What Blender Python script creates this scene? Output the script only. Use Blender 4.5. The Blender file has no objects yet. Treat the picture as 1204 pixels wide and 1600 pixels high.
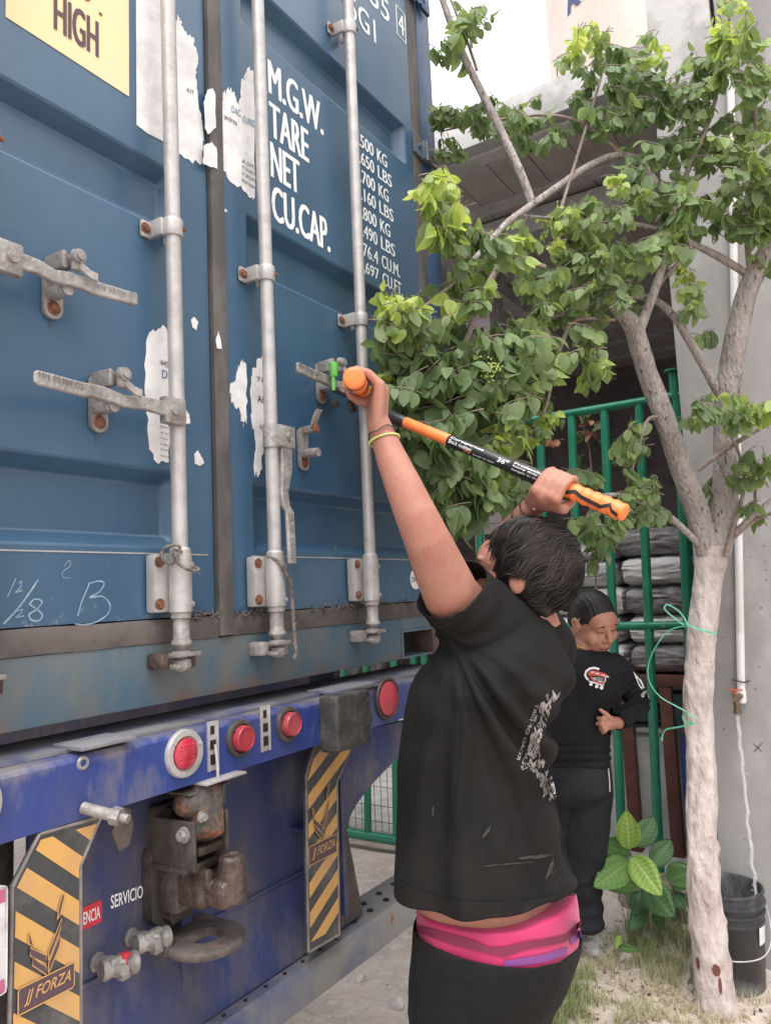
import bpy, bmesh, math, random
from math import sin, cos, pi, radians, sqrt, atan2
from mathutils import Vector, Matrix, noise
from mathutils.bvhtree import BVHTree
import mathutils.geometry
scene = bpy.context.scene
col = scene.collection
V = Vector
random.seed(7)
# ---------------------------------------------------------------- camera
FPX = 1180.0; YAW, PIT, ROL = radians(32.6), radians(6.05), radians(-2.5)
DCAM = 1.313; CAM = V((0, -DCAM, 1.62))
cf = V((cos(YAW)*cos(PIT), sin(YAW)*cos(PIT), sin(PIT)))
cr0 = V((sin(YAW), -cos(YAW), 0)); cu0 = cr0.cross(cf)
cr = cr0*cos(ROL) + cu0*sin(ROL); cu = cu0*cos(ROL) - cr0*sin(ROL)
cd = bpy.data.cameras.new('camera'); cam = bpy.data.objects.new('camera', cd); col.objects.link(cam)
m = Matrix((cr, cu, -cf)).transposed().to_4x4(); m.translation = CAM; cam.matrix_world = m
cd.sensor_fit = 'VERTICAL'; cd.sensor_height = 24.0; cd.lens = 24.0*FPX/1600
cd.clip_start = .05; cd.clip_end = 500
scene.camera = cam
scene.render.resolution_x = 770; scene.render.resolution_y = 1024
# ---------------------------------------------------------------- sky, sun, exposure
SUN_EL, SUN_AZ = radians(62), radians(200)      # direction the light comes from, measured from +X towards +Y
w = bpy.data.worlds.new('World'); scene.world = w; w.use_nodes = True
nt = w.node_tree; nt.nodes.clear()
out = nt.nodes.new('ShaderNodeOutputWorld'); bg = nt.nodes.new('ShaderNodeBackground')
sky = nt.nodes.new('ShaderNodeTexSky'); sky.sky_type = 'NISHITA'; sky.sun_disc = False
sky.sun_elevation = SUN_EL; sky.sun_rotation = pi/2 - SUN_AZ; sky.air_density = 1.0; sky.dust_density = 4.0
hs = nt.nodes.new('ShaderNodeHueSaturation'); hs.inputs['Saturation'].default_value = .25
mixw = nt.nodes.new('ShaderNodeMixRGB'); mixw.inputs[0].default_value = .72
mixw.inputs[2].default_value = (9.6, 9.6, 9.9, 1)        # the bright cloud layer
bg.inputs[1].default_value = .12
nt.links.new(sky.outputs[0], hs.inputs['Color']); nt.links.new(hs.outputs[0], mixw.inputs[1])
tcw = nt.nodes.new('ShaderNodeTexCoord'); sx = nt.nodes.new('ShaderNodeSeparateXYZ'); nt.links.new(tcw.outputs['Generated'], sx.inputs[0])
mrw = nt.nodes.new('ShaderNodeMapRange'); mrw.inputs[1].default_value = 0; mrw.inputs[2].default_value = 1; mrw.inputs[3].default_value = .62; mrw.inputs[4].default_value = 1.75; nt.links.new(sx.outputs[2], mrw.inputs[0])   # overcast sky: brighter overhead
mulw = nt.nodes.new('ShaderNodeMixRGB'); mulw.blend_type = 'MULTIPLY'; mulw.inputs[0].default_value = 1; nt.links.new(mixw.outputs[0], mulw.inputs[1]); nt.links.new(mrw.outputs[0], mulw.inputs[2])
nt.links.new(mulw.outputs[0], bg.inputs[0]); nt.links.new(bg.outputs[0], out.inputs[0])
sd = bpy.data.lights.new('sun', 'SUN'); sd.energy = 1.2; sd.angle = radians(25); sd.color = (1, .96, .9)
so = bpy.data.objects.new('sun', sd); col.objects.link(so)
dirv = V((cos(SUN_AZ)*cos(SUN_EL), sin(SUN_AZ)*cos(SUN_EL), sin(SUN_EL)))
so.rotation_euler = dirv.to_track_quat('Z', 'Y').to_euler(); so.location = dirv*20
scene.view_settings.view_transform = 'Standard'; scene.view_settings.look = 'None'
scene.view_settings.exposure = 0.9; scene.view_settings.gamma = 1
# ---------------------------------------------------------------- helpers
def ray(x, y): return cf + cr*((x-602)/FPX) + cu*((800-y)/FPX)
def pt(x, y, F): return CAM + ray(x, y)*F                 # a point at depth F metres
def onax(x, y, ax, v):
    d = ray(x, y); return CAM + d*((v-CAM[ax])/d[ax])
def dp(x, y, Y=0.0): return onax(x, y, 1, Y)              # point on a plane parallel to the doors
def fx(x, y, X): return onax(x, y, 0, X)
def gz(x, y, Z=0.0): return onax(x, y, 2, Z)
def lin(c):
    if isinstance(c, str):
        c = [int(c[i:i+2], 16)/255 for i in (0, 2, 4)]
        return tuple(v/12.92 if v <= .04045 else ((v+.055)/1.055)**2.4 for v in c)
    return tuple(c)
def mat(name, c, rough=.6, metal=0, c2=None, scale=8, lo=.45, hi=.6, bump=0, bscale=60, stretch=(1,1,1), c3=None, s3=3, lo3=.5, hi3=.62, spec=.5, detail=8, amt=1.0, trans=0, sheen=0, zfade=None, amt3=1.0, sss=0):
    m = bpy.data.materials.new(name); m.use_nodes = True; n = m.node_tree; N = n.nodes; L = n.links
    b = N['Principled BSDF']; c = lin(c)
    b.inputs['Base Color'].default_value = (*c, 1); b.inputs['Roughness'].default_value = rough
    b.inputs['Metallic'].default_value = metal; b.inputs['Specular IOR Level'].default_value = spec
    if trans: b.inputs['Transmission Weight'].default_value = trans
    if sheen: b.inputs['Sheen Weight'].default_value = sheen; b.inputs['Sheen Roughness'].default_value = .5
    if sss: b.inputs['Subsurface Weight'].default_value = sss; b.inputs['Subsurface Radius'].default_value = (.02, .008, .004); b.inputs['Subsurface Scale'].default_value = 1
    tc = N.new('ShaderNodeTexCoord'); geo = tc.outputs['Object']
    mp = N.new('ShaderNodeMapping'); mp.inputs['Scale'].default_value = stretch; L.new(geo, mp.inputs[0])
    cur = None
    def layer(cur, cc, s, lo, hi, am, zf=None):
        t = N.new('ShaderNodeTexNoise'); t.inputs['Scale'].default_value = s; t.inputs['Detail'].default_value = detail
        t.inputs['Roughness'].default_value = .65; L.new(mp.outputs[0], t.inputs[0])
        r = N.new('ShaderNodeMapRange'); r.inputs[1].default_value = lo; r.inputs[2].default_value = hi; r.inputs[4].default_value = am; L.new(t.outputs[0], r.inputs[0])
        fac = r.outputs[0]
        if zf:      # wear that keeps to one side: adds (z0->z1) gradient to the noise before the threshold
            sx = N.new('ShaderNodeSeparateXYZ'); L.new(geo, sx.inputs[0])
            g = N.new('ShaderNodeMapRange'); g.inputs[1].default_value = zf[0]; g.inputs[2].default_value = zf[1]; g.inputs[3].default_value = 0; g.inputs[4].default_value = zf[2]; g.clamp = True
            L.new(sx.outputs[2], g.inputs[0])
            a = N.new('ShaderNodeMath'); a.operation = 'ADD'; L.new(t.outputs[0], a.inputs[0]); L.new(g.outputs[0], a.inputs[1]); L.new(a.outputs[0], r.inputs[0])
        x = N.new('ShaderNodeMixRGB'); L.new(fac, x.inputs[0])
        if cur: L.new(cur, x.inputs[1])
        else: x.inputs[1].default_value = (*c, 1)
        x.inputs[2].default_value = (*lin(cc), 1); return x.outputs[0]
    if c2: cur = layer(cur, c2, scale, lo, hi, amt)
    if c3: cur = layer(cur, c3, s3, lo3, hi3, amt3, zfade)
    if cur: L.new(cur, b.inputs['Base Color'])
    if bump:
        t = N.new('ShaderNodeTexNoise'); t.inputs['Scale'].default_value = bscale; t.inputs['Detail'].default_value = 6; L.new(mp.outputs[0], t.inputs[0])
        bp = N.new('ShaderNodeBump'); bp.inputs['Strength'].default_value = bump; bp.inputs['Distance'].default_value = .01; L.new(t.outputs[0], bp.inputs['Height']); L.new(bp.outputs[0], b.inputs['Normal'])
    return m
def tag(o, label=None, cat=None, group=None, kind=None):
    if label: o['label'] = label
    if cat: o['category'] = cat
    if group: o['group'] = group
    if kind: o['kind'] = kind
    return o
def empty(name, loc, label, cat, group=None):
    o = bpy.data.objects.new(name, None); col.objects.link(o); o.location = loc; o.empty_display_size = .1
    bpy.context.view_layer.update(); tag(o, label, cat, group); return o
def link(name, me, m, parent=None, smooth=False):
    o = bpy.data.objects.new(name, me); col.objects.link(o)
    for k in (m if isinstance(m, (list, tuple)) else [m]): me.materials.append(k)
    if smooth:
        for p in me.polygons: p.use_smooth = True
    if parent:
        o.parent = parent
        o.matrix_parent_inverse = world_of(parent).inverted()
    return o
def world_of(o):
    M = Matrix.LocRotScale(o.location, o.rotation_euler, o.scale)
    return (world_of(o.parent) @ o.matrix_parent_inverse @ M) if o.parent else M
def soften(me, ang=35):
    bm = bmesh.new(); bm.from_mesh(me)
    for e in bm.edges:
        e.smooth = not (len(e.link_faces) == 2 and e.calc_face_angle(0) > radians(ang))
    for f in bm.faces: f.smooth = True
    bm.to_mesh(me); bm.free()
class MB:
    """collects shapes in world coordinates, then links them as one mesh"""
    def __init__(s): s.v = []; s.f = []; s.mi = []; s.cur = 0
    def add(s, vs, fs):
        n = len(s.v); s.v += [V(a) for a in vs]; s.f += [tuple(n+i for i in f) for f in fs]; s.mi += [s.cur]*len(fs); return s
    def box(s, a, b, bev=0, M=None):
        bm = bmesh.new(); bmesh.ops.create_cube(bm, size=1)
        c = (V(a)+V(b))/2; d = V(b)-V(a)
        for v in bm.verts: v.co = V((v.co.x*abs(d.x), v.co.y*abs(d.y), v.co.z*abs(d.z)))
        if bev: bmesh.ops.bevel(bm, geom=bm.edges[:], offset=bev, segments=2, affect='EDGES', profile=.6)
        for v in bm.verts: v.co = v.co + c
        return s.bm(bm, M)
    def bm(s, bm, M=None):
        if M: bmesh.ops.transform(bm, matrix=M, verts=bm.verts)
        bm.verts.index_update(); s.add([v.co.copy() for v in bm.verts], [[v.index for v in f.verts] for f in bm.faces]); bm.free(); return s
    def cyl(s, a, b, r, r2=None, n=20, cap=True, bev=0):
        a, b = V(a), V(b); d = b-a; r2 = r if r2 is None else r2
        q = d.to_track_quat('Z', 'Y').to_matrix(); X, Y = q.col[0], q.col[1]
        vs = []
        for p, rr in ((a, r), (b, r2)):
            vs += [p + X*(cos(2*pi*i/n)*rr) + Y*(sin(2*pi*i/n)*rr) for i in range(n)]
        fs = [(i, (i+1) % n, n+(i+1) % n, n+i) for i in range(n)]
        if cap: fs += [tuple(range(n))[::-1], tuple(range(n, 2*n))]
        return s.add(vs, fs)
    def tube(s, pts, rad, n=10, cap=True, smooth=0, jit=0):
        pts = [V(p) for p in pts]; rad = list(rad) if isinstance(rad, (list, tuple)) else [rad]*len(pts)
        if smooth:
            P, Rr = [], []
            for i in range(len(pts)-1):
                p0, p1, p2, p3 = pts[max(i-1, 0)], pts[i], pts[i+1], pts[min(i+2, len(pts)-1)]
                for k in range(smooth):
                    t = k/smooth
                    P.append(.5*((2*p1)+(p2-p0)*t+(2*p0-5*p1+4*p2-p3)*t*t+(3*p1-p0-3*p2+p3)*t**3)); Rr.append(rad[i]*(1-t)+rad[i+1]*t)
            P.append(pts[-1]); Rr.append(rad[-1]); pts, rad = P, Rr
        vs = []; X = None
        for i, p in enumerate(pts):
            d = (pts[min(i+1, len(pts)-1)]-pts[max(i-1, 0)]).normalized()
            if X is None: X = d.orthogonal().normalized()
            X = (X - d*X.dot(d)).normalized(); Y = d.cross(X)
            for k in range(n):
                a = 2*pi*k/n; rr = rad[i]
                if jit: rr *= 1+jit*noise.noise(V((cos(a)*1.3, sin(a)*1.3, i*.35))+p*3)
                vs.append(p + X*(cos(a)*rr) + Y*(sin(a)*rr))
        fs = []
        for i in range(len(pts)-1):
            fs += [(i*n+k, i*n+(k+1) % n, (i+1)*n+(k+1) % n, (i+1)*n+k) for k in range(n)]
        if cap: fs += [tuple(range(n))[::-1], tuple(range((len(pts)-1)*n, len(pts)*n))]
        return s.add(vs, fs)
    def lathe(s, base, axis, prof, n=28):
        """prof: (along, radius) pairs"""
        base, axis = V(base), V(axis).normalized(); q = axis.to_track_quat('Z', 'Y').to_matrix(); X, Y = q.col[0], q.col[1]
        vs = []
        for h, r in prof: vs += [base+axis*h+X*(cos(2*pi*i/n)*r)+Y*(sin(2*pi*i/n)*r) for i in range(n)]
        fs = []
        for j in range(len(prof)-1): fs += [(j*n+i, j*n+(i+1) % n, (j+1)*n+(i+1) % n, (j+1)*n+i) for i in range(n)]
        return s.add(vs, fs)
    def sphere(s, c, r, rz=None, seg=16, M=None):
        r = V((r, r, r)) if not hasattr(r, '__len__') else V(r)
        bm = bmesh.new(); bmesh.ops.create_uvsphere(bm, u_segments=seg, v_segments=seg//2+2, radius=1)
        T = Matrix.Translation(V(c)) @ (M.to_4x4() if M else Matrix()) @ Matrix.Diagonal((*r, 1))
        bmesh.ops.transform(bm, matrix=T, verts=bm.verts); return s.bm(bm)
    def cap(s, a, b, r1, r2=None, n=16):
        r2 = r1 if r2 is None else r2
        s.cyl(a, b, r1, r2, n); s.sphere(a, r1, seg=n); return s.sphere(b, r2, seg=n)
    def poly(s, pts, depth=None):
        """flat n-gon (world pts), triangulated; depth: vector to extrude along"""
        pts = [V(p) for p in pts]
        tris = mathutils.geometry.tessellate_polygon([pts])
        s.add(pts, [tuple(t) for t in tris])
        if depth is not None:
            depth = V(depth); s.add([p+depth for p in pts], [tuple(t)[::-1] for t in tris])
            n = len(pts); s.add(pts+[p+depth for p in pts], [(i, (i+1) % n, n+(i+1) % n, n+i) for i in range(n)])
        return s
    def ribbon(s, pts, wd, nrm=(0, -1, 0)):
        pts = [V(p) for p in pts]; nrm = V(nrm); vs = []
        for i, p in enumerate(pts):
            d = (pts[min(i+1, len(pts)-1)]-pts[max(i-1, 0)]).normalized(); sd = d.cross(nrm).normalized()*wd/2
            vs += [p+sd, p-sd]
        return s.add(vs, [(2*i, 2*i+1, 2*i+3, 2*i+2) for i in range(len(pts)-1)])
    def mesh(s, name):
        me = bpy.data.meshes.new(name); me.from_pydata([tuple(v) for v in s.v], [], s.f); me.validate(); me.update()
        return me
    def groups(s, margin):
        """splits into separate pieces (boxes of pieces nearer than the margin count as one)"""
        par = list(range(len(s.v)))
        def find(a):
            while par[a] != a: par[a] = par[par[a]]; a = par[a]
            return a
        for f in s.f:
            for i in f[1:]: par[find(i)] = find(f[0])
        comp = {}
        for i in range(len(s.v)): comp.setdefault(find(i), []).append(i)
        B = [[V((min(s.v[i][k] for i in c) for k in range(3))), V((max(s.v[i][k] for i in c) for k in range(3))), set(c)] for c in comp.values()]
        ch = True
        while ch:
            ch = False
            for i in range(len(B)):
                for j in range(i+1, len(B)):
                    if all(B[i][0][k]-margin <= B[j][1][k] and B[j][0][k]-margin <= B[i][1][k] for k in range(3)):
                        B[i][0] = V((min(B[i][0][k], B[j][0][k]) for k in range(3))); B[i][1] = V((max(B[i][1][k], B[j][1][k]) for k in range(3))); B[i][2] |= B[j][2]; B.pop(j); ch = True; break
                if ch: break
        out_ = []
        for b in B:
            idx = sorted(b[2]); mp = {a: n for n, a in enumerate(idx)}; q = MB(); q.v = [s.v[i] for i in idx]
            q.f = [tuple(mp[i] for i in f) for f in s.f if f[0] in b[2]]; q.mi = [0]*len(q.f); out_.append(q)
        return out_
    SPLIT = {'rusty_bolt': .004, 'bolt': .004, 'corner_post': .02, 'cam_keeper': .004, 'hook_bolt': .004, 'pivot_bolt': .001, 'lower_legs': .01, 'chalk_mark': .012, 'torn_gasket_shreds': .01, 'weight_lettering': .045, 'side_wall': .01, 'pocket_frame': .005, 'coupling_seal': .002, 'hook_cheek': .001, 'hook_tongue': .001, 'eyebrows': .004, 'eyelashes': .004, 'wall_mark': .01, 'cross_member': .1, 'grip_stud': .0, 'stem': .01, 'bark_scar': .004, 'dust_smears': .0, 'sticker_lettering': .012, 'rod_bracket': .02, 'embossed_lettering': .01}
    def build(s, name, m, parent=None, ang=35, recalc=True, origin=None):
        if name in s.SPLIT and parent is not None:
            gs = s.groups(s.SPLIT[name])
            if len(gs) > 1:
                return [g.build_one(name, m, parent, ang, recalc) for g in gs][-1]
        return s.build_one(name, m, parent, ang, recalc)
    def build_one(s, name, m, parent=None, ang=35, recalc=True):
        me = s.mesh(name)
        if len(me.polygons) == len(s.mi):
            me.polygons.foreach_set('material_index', s.mi)
        if recalc:
            bm = bmesh.new(); bm.from_mesh(me); bmesh.ops.recalc_face_normals(bm, faces=bm.faces); bm.to_mesh(me); bm.free()
        if ang: soften(me, ang)
        o = link(name, me, m, None)
        if parent is None:
            c = sum((v.co for v in me.vertices), V())/max(1, len(me.vertices))
            zmin = min(v.co.z for v in me.vertices); c.z = zmin
            me.transform(Matrix.Translation(-c)); o.location = c
        else:
            o.parent = parent; o.matrix_parent_inverse = world_of(parent).inverted()
        return o
def text_geo(body, bold=0.0, spacing=1.0):
    cu_ = bpy.data.curves.new('lettering', 'FONT'); cu_.body = body; cu_.size = 1; cu_.offset = bold; cu_.space_character = spacing; cu_.resolution_u = 3
    o = bpy.data.objects.new('t', cu_); col.objects.link(o); bpy.context.view_layer.update()
    me = bpy.data.meshes.new_from_object(o.evaluated_get(bpy.context.evaluated_depsgraph_get()))
    vs = [v.co.copy() for v in me.vertices]; fs = [tuple(p.vertices) for p in me.polygons]
    bpy.data.objects.remove(o); bpy.data.curves.remove(cu_); bpy.data.meshes.remove(me)
    x0 = min(v.x for v in vs); x1 = max(v.x for v in vs); y0 = min(v.y for v in vs); y1 = max(v.y for v in vs)
    return [((v.x-x0)/(x1-x0), (v.y-y0)/(y1-y0)) for v in vs], fs
def put_text(mb, body, fn, bold=.02, spacing=1.0):
    """fn maps unit (u,v) of the text's box to the world"""
    uv, fs = text_geo(body, bold, spacing); mb.add([fn(u, v) for u, v in uv], fs)
def jag(pts, amp, n=6, seed=0, az=1.0):
    r = random.Random(seed); o = []
    for i in range(len(pts)):
        a = V(pts[i]).to_3d(); b = V(pts[(i+1) % len(pts)]).to_3d()
        for k in range(n):
            t = k/n; p = a.lerp(b, t)
            if k: p += V((r.uniform(-amp, amp), r.uniform(-amp, amp)*az, 0))
            o.append((p.x, p.y))
    return o
def remesh(mb, name, m, parent, voxel=.006, smooth=4, disp=None, cuts=(), solid=0, holes=()):
    me = mb.mesh(name); o = bpy.data.objects.new('tmp', me); col.objects.link(o)
    md = o.modifiers.new('r', 'REMESH'); md.mode = 'VOXEL'; md.voxel_size = voxel
    if smooth: sm = o.modifiers.new('s', 'SMOOTH'); sm.factor = .5; sm.iterations = smooth
    bpy.context.view_layer.update()
    me2 = bpy.data.meshes.new_from_object(o.evaluated_get(bpy.context.evaluated_depsgraph_get())); me2.name = name
    bpy.data.objects.remove(o)
    if disp:
        ns = [v.normal.copy() for v in me2.vertices]
        for v, nn in zip(me2.vertices, ns):
            d = disp(v.co, nn)
            v.co = v.co + (nn*d if not isinstance(d, Vector) else d)
    bm = bmesh.new(); bm.from_mesh(me2)
    for co, no, rad in cuts:           # keep what lies behind the plane, within rad of co
        fs = [f for f in bm.faces if (f.calc_center_median()-co).length < rad]
        geom = list({v for f in fs for v in f.verts}) + list({e for f in fs for e in f.edges}) + fs
        bmesh.ops.bisect_plane(bm, geom=geom, plane_co=co, plane_no=no)
        kill = [f for f in bm.faces if (f.calc_center_median()-co).length < rad and (f.calc_center_median()-co).dot(no) > 0]
        bmesh.ops.delete(bm, geom=kill, context='FACES')
    bm.to_mesh(me2); bm.free(); me2.materials.clear()
    o = link(name, me2, m, parent, True)
    if solid:
        so_ = o.modifiers.new('t', 'SOLIDIFY'); so_.thickness = solid; so_.offset = -1
    return o
def bvh(o):
    bpy.context.view_layer.update(); M = world_of(o)
    return BVHTree.FromPolygons([M @ v.co for v in o.data.vertices], [tuple(p.vertices) for p in o.data.polygons])
def drape(mb, tree, off=.0015, org=None):
    """moves the gathered points onto a surface, along the line from org (a point or a direction)"""
    bm = bmesh.new(); vs = [bm.verts.new(v) for v in mb.v]
    fs = []
    for f in mb.f:
        try: fs.append(bm.faces.new([vs[i] for i in f]))
        except ValueError: pass
    bmesh.ops.triangulate(bm, faces=bm.faces[:])
    for it in range(4):
        es = [e for e in bm.edges if e.calc_length() > .012]
        if not es: break
        bmesh.ops.subdivide_edges(bm, edges=es, cuts=1); bmesh.ops.triangulate(bm, faces=bm.faces[:])
    for v in bm.verts:
        d = (v.co-org).normalized(); hit = tree.ray_cast(org, d)
        if hit[0]:
            nn = hit[1] if hit[1].dot(d) < 0 else -hit[1]
            v.co = hit[0] - d*.001 + nn*off
    bm.verts.index_update(); r = MB(); r.bm(bm); return r
def loft(mb, rings, closed=True):
    n = len(rings[0]); s0 = len(mb.v); vs = [p for r in rings for p in r]; fs = []
    for j in range(len(rings)-1): fs += [(j*n+i, j*n+(i+1) % n, (j+1)*n+(i+1) % n, (j+1)*n+i) for i in range(n)]
    if closed: fs += [tuple(range(n))[::-1], tuple(range((len(rings)-1)*n, len(rings)*n))]
    mb.add(vs, fs)
def ell_rings(rows, F, ratio=1.2, n=40, sup=2.2, Fs=None):
    """silhouette rows (y, xleft, xright) in the photo at depth F become horizontal elliptical sections"""
    R = []
    for k, (y, xl, xr) in enumerate(rows):
        ff = Fs[k] if Fs else F
        c = pt((xl+xr)/2, y, ff); wd = (xr-xl)/2*ff/FPX
        b = wd/sqrt((ratio*sin(YAW))**2+cos(YAW)**2); a = ratio*b
        R.append([V((c.x+a*math.copysign(abs(cos(t))**(2/sup), cos(t)), c.y+b*math.copysign(abs(sin(t))**(2/sup), sin(t)), c.z)) for t in (2*pi*i/n for i in range(n))])
    return R
# ================================================================ materials
M = {}
M['blue'] = mat('container_blue', (.033, .084, .152), .38, c2=(.047, .108, .176), scale=2.2, lo=.4, hi=.65, bump=.08, bscale=35, c3=(.20, .23, .24), s3=40, lo3=.66, hi3=.80, spec=.5, zfade=(1.64, 1.58, .17), amt3=.7)
M['blue'].node_tree.nodes['Principled BSDF'].inputs['Coat Weight'].default_value = .35; M['blue'].node_tree.nodes['Principled BSDF'].inputs['Coat Roughness'].default_value = .28
M['navy'] = mat('container_navy', (.018, .05, .115), .4, c2=(.03, .075, .15), scale=6, c3=(.10, .045, .025), s3=14, lo3=.62, hi3=.68, bump=.1)
M['sill'] = mat('weathered_sill_blue', (.050, .105, .155), .6, c2=(.115, .125, .120), scale=5, lo=.40, hi=.60, c3=(.15, .085, .06), s3=7, lo3=.62, hi3=.78, zfade=(1.47, 1.40, .20), bump=.15, bscale=50, stretch=(1, 1, .45))
M['gask'] = mat('grey_rubber_gasket', (.070, .066, .064), .75, c2=(.12, .105, .095), scale=9, bump=.25, bscale=40, stretch=(1, 1, .5))
M['gaskb'] = mat('dusty_bottom_gasket', (.115, .098, .09), .8, c2=(.065, .055, .05), scale=6, c3=(.22, .13, .07), s3=9, lo3=.6, hi3=.72, bump=.4, bscale=30)
M['galv'] = mat('galvanised_steel', (.46, .44, .43), .5, .35, c2=(.33, .315, .305), scale=14, lo=.42, hi=.66, bump=.12, bscale=70, c3=(.22, .15, .11), s3=22, lo3=.68, hi3=.75, amt3=.6)
M['cast'] = mat('cast_galvanised_steel', (.36, .34, .325), .55, .35, c2=(.23, .21, .195), scale=26, lo=.4, hi=.62, bump=.35, bscale=80, c3=(.17, .10, .07), s3=18, lo3=.6, hi3=.7, amt3=.6)
M['dkmark'] = mat('embossed_shade', (.19, .18, .175), .6, .3)
M['rust'] = mat('rusty_bolt', (.14, .055, .035), .85, c2=(.24, .10, .055), scale=60, bump=.6, bscale=150)
M['white'] = mat('white_lettering', (.78, .79, .79), .5, c2=(.62, .64, .65), scale=25, lo=.5, hi=.7)
M['paper'] = mat('torn_white_sticker', (.74, .73, .72), .6, c2=(.62, .60, .59), scale=12, bump=.3, bscale=25, c3=(.45, .40, .37), s3=30, lo3=.66, hi3=.72)
M['yel'] = mat('pale_yellow_sticker', (.80, .61, .33), .45, c2=(.78, .57, .40), scale=4)
M['ink'] = mat('dark_ink', (.035, .03, .03), .6)
M['brownink'] = mat('brown_black_ink', (.085, .05, .06), .55)
M['blueink'] = mat('blue_ink', (.02, .06, .25), .6)
M['tealink'] = mat('teal_ink', (.02, .16, .25), .6)
M['dark'] = mat('dark_gap', (.01, .01, .01), .9)
M['tblue'] = mat('trailer_blue', (.026, .050, .205), .5, c2=(.060, .065, .150), scale=5, lo=.42, hi=.66, c3=(.21, .19, .18), s3=9, lo3=.54, hi3=.80, bump=.15, bscale=60, stretch=(1, 1, .4), spec=.35, zfade=(1.325, 1.355, .22))
M['tdust'] = mat('dusty_trailer_top', (.20, .195, .20), .75, c2=(.10, .11, .20), scale=12, lo=.45, hi=.62, bump=.2)
M['tblue2'] = mat('faded_trailer_blue', (.026, .044, .150), .55, c2=(.065, .063, .095), scale=4, lo=.38, hi=.62, c3=(.15, .135, .125), s3=7, lo3=.48, hi3=.74, bump=.15, bscale=50, stretch=(1, 1, .5), spec=.35)
M['barc'] = mat('bumper_bar_paint', (.19, .185, .18), .6, c2=(.05, .07, .17), scale=3.2, lo=.46, hi=.66, c3=(.17, .12, .09), s3=9, lo3=.6, hi3=.74, bump=.2, bscale=50)
M['grease'] = mat('greasy_dark_steel', (.060, .052, .048), .6, .3, c2=(.115, .092, .080), scale=12, bump=.4, bscale=45)
M['hookr'] = mat('brown_worn_hook', (.060, .042, .036), .5, .4, c2=(.115, .082, .068), scale=14, bump=.5, bscale=70, c3=(.15, .055, .03), s3=22, lo3=.60, hi3=.7)
M['oxide'] = mat('orange_rust', (.13, .07, .045), .85, c2=(.30, .11, .03), scale=14, lo=.45, hi=.6, bump=.6, bscale=80)
M['blk'] = mat('black_rubber', (.035, .034, .034), .7, c2=(.075, .07, .066), scale=12, bump=.35, bscale=60)
M['panelblk'] = mat('scuffed_black_panel', (.045, .047, .05), .5, c2=(.12, .115, .11), scale=9, lo=.5, hi=.7, bump=.15, bscale=60)
M['amber'] = mat('yellow_reflective_tape', (.58, .325, .095), .5, c2=(.44, .27, .13), scale=9, lo=.45, hi=.7, c3=(.3, .22, .15), s3=30, lo3=.66, hi3=.74)
M['metedge'] = mat('panel_edge', (.17, .155, .15), .55, .3, c2=(.26, .23, .21), scale=20)
M['lens'] = mat('red_lamp_lens', (.44, .018, .045), .3, c2=(.34, .035, .05), scale=30, spec=.7)
M['lens2'] = mat('dull_red_lamp_lens', (.30, .025, .04), .35, spec=.6, c2=(.36, .06, .07), scale=12)
M['redsign'] = mat('red_sticker', (.55, .03, .05), .45)
M['green'] = mat('green_plastic', (.10, .36, .06), .35)
M['chalk'] = mat('chalk_mark', (.30, .40, .47), .9, c2=(.16, .25, .33), scale=60, lo=.4, hi=.6)
M['rope'] = mat('dirty_twine', (.13, .11, .10), .9, c2=(.23, .20, .18), scale=60, bump=.6, bscale=200)

# ================================================================ container
CONT = empty('shipping_container', (1.314, 0, 1.40), 'tall blue shipping container with closed rear doors and white weight lettering', 'shipping container')
TR = [(1.825, .085), (2.56, .075), (3.265, .075), (3.975, .075)]     # troughs: centre height, half height
SL = .027
def trough(z):
    d = 0
    for c, h in TR: d = max(d, min(1, max(0, (h-abs(z-c))/SL)))
    return d
def door(name, x0, x1, rx0, rx1, lab=None):
    zs = {1.585, 4.17}
    for c, h in TR:
        for s in (-1, 1): zs |= {round(c+s*h, 4), round(c+s*(h-SL), 4), round(c+s*(h-SL/2), 4)}
    zs = sorted(zs); xs = sorted({x0, rx0, rx0+SL/2, rx0+SL, rx1-SL, rx1-SL/2, rx1, x1})
    def yy(x, z):
        tx = min(1, max(0, min(x-rx0, rx1-x)/SL)); d = min(trough(z), tx)
        return .042*d
    mb = MB(); vs = [(x, yy(x, z), z) for z in zs for x in xs]; n = len(xs)
    fs = [(j*n+i, j*n+i+1, (j+1)*n+i+1, (j+1)*n+i) for j in range(len(zs)-1) for i in range(n-1)]
    mb.add(vs, fs)
    mb.box((x0, .05, 1.585), (x1, .06, 4.17))
    o = mb.build(name, M['blue'], CONT, ang=20)
    bv = o.modifiers.new('b', 'BEVEL'); bv.width = .0045; bv.segments = 2; bv.limit_method = 'ANGLE'; bv.angle_limit = radians(12)
    if lab: o['label'] = lab
    return o
DL = door('door', .135, 1.288, .245, 1.192, 'left blue door with yellow height sticker')
DR = door('door', 1.342, 2.352, 1.432, 2.300, 'right blue door with weight lettering')
# seams
MB().box((.245, -.0015, 1.7235), (1.27, .002, 1.7265)).build('weld_seam', M['galv'], DL)
MB().box((1.42, -.0015, 1.7235), (2.34, .002, 1.7265)).build('weld_seam', M['galv'], DR)
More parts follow.
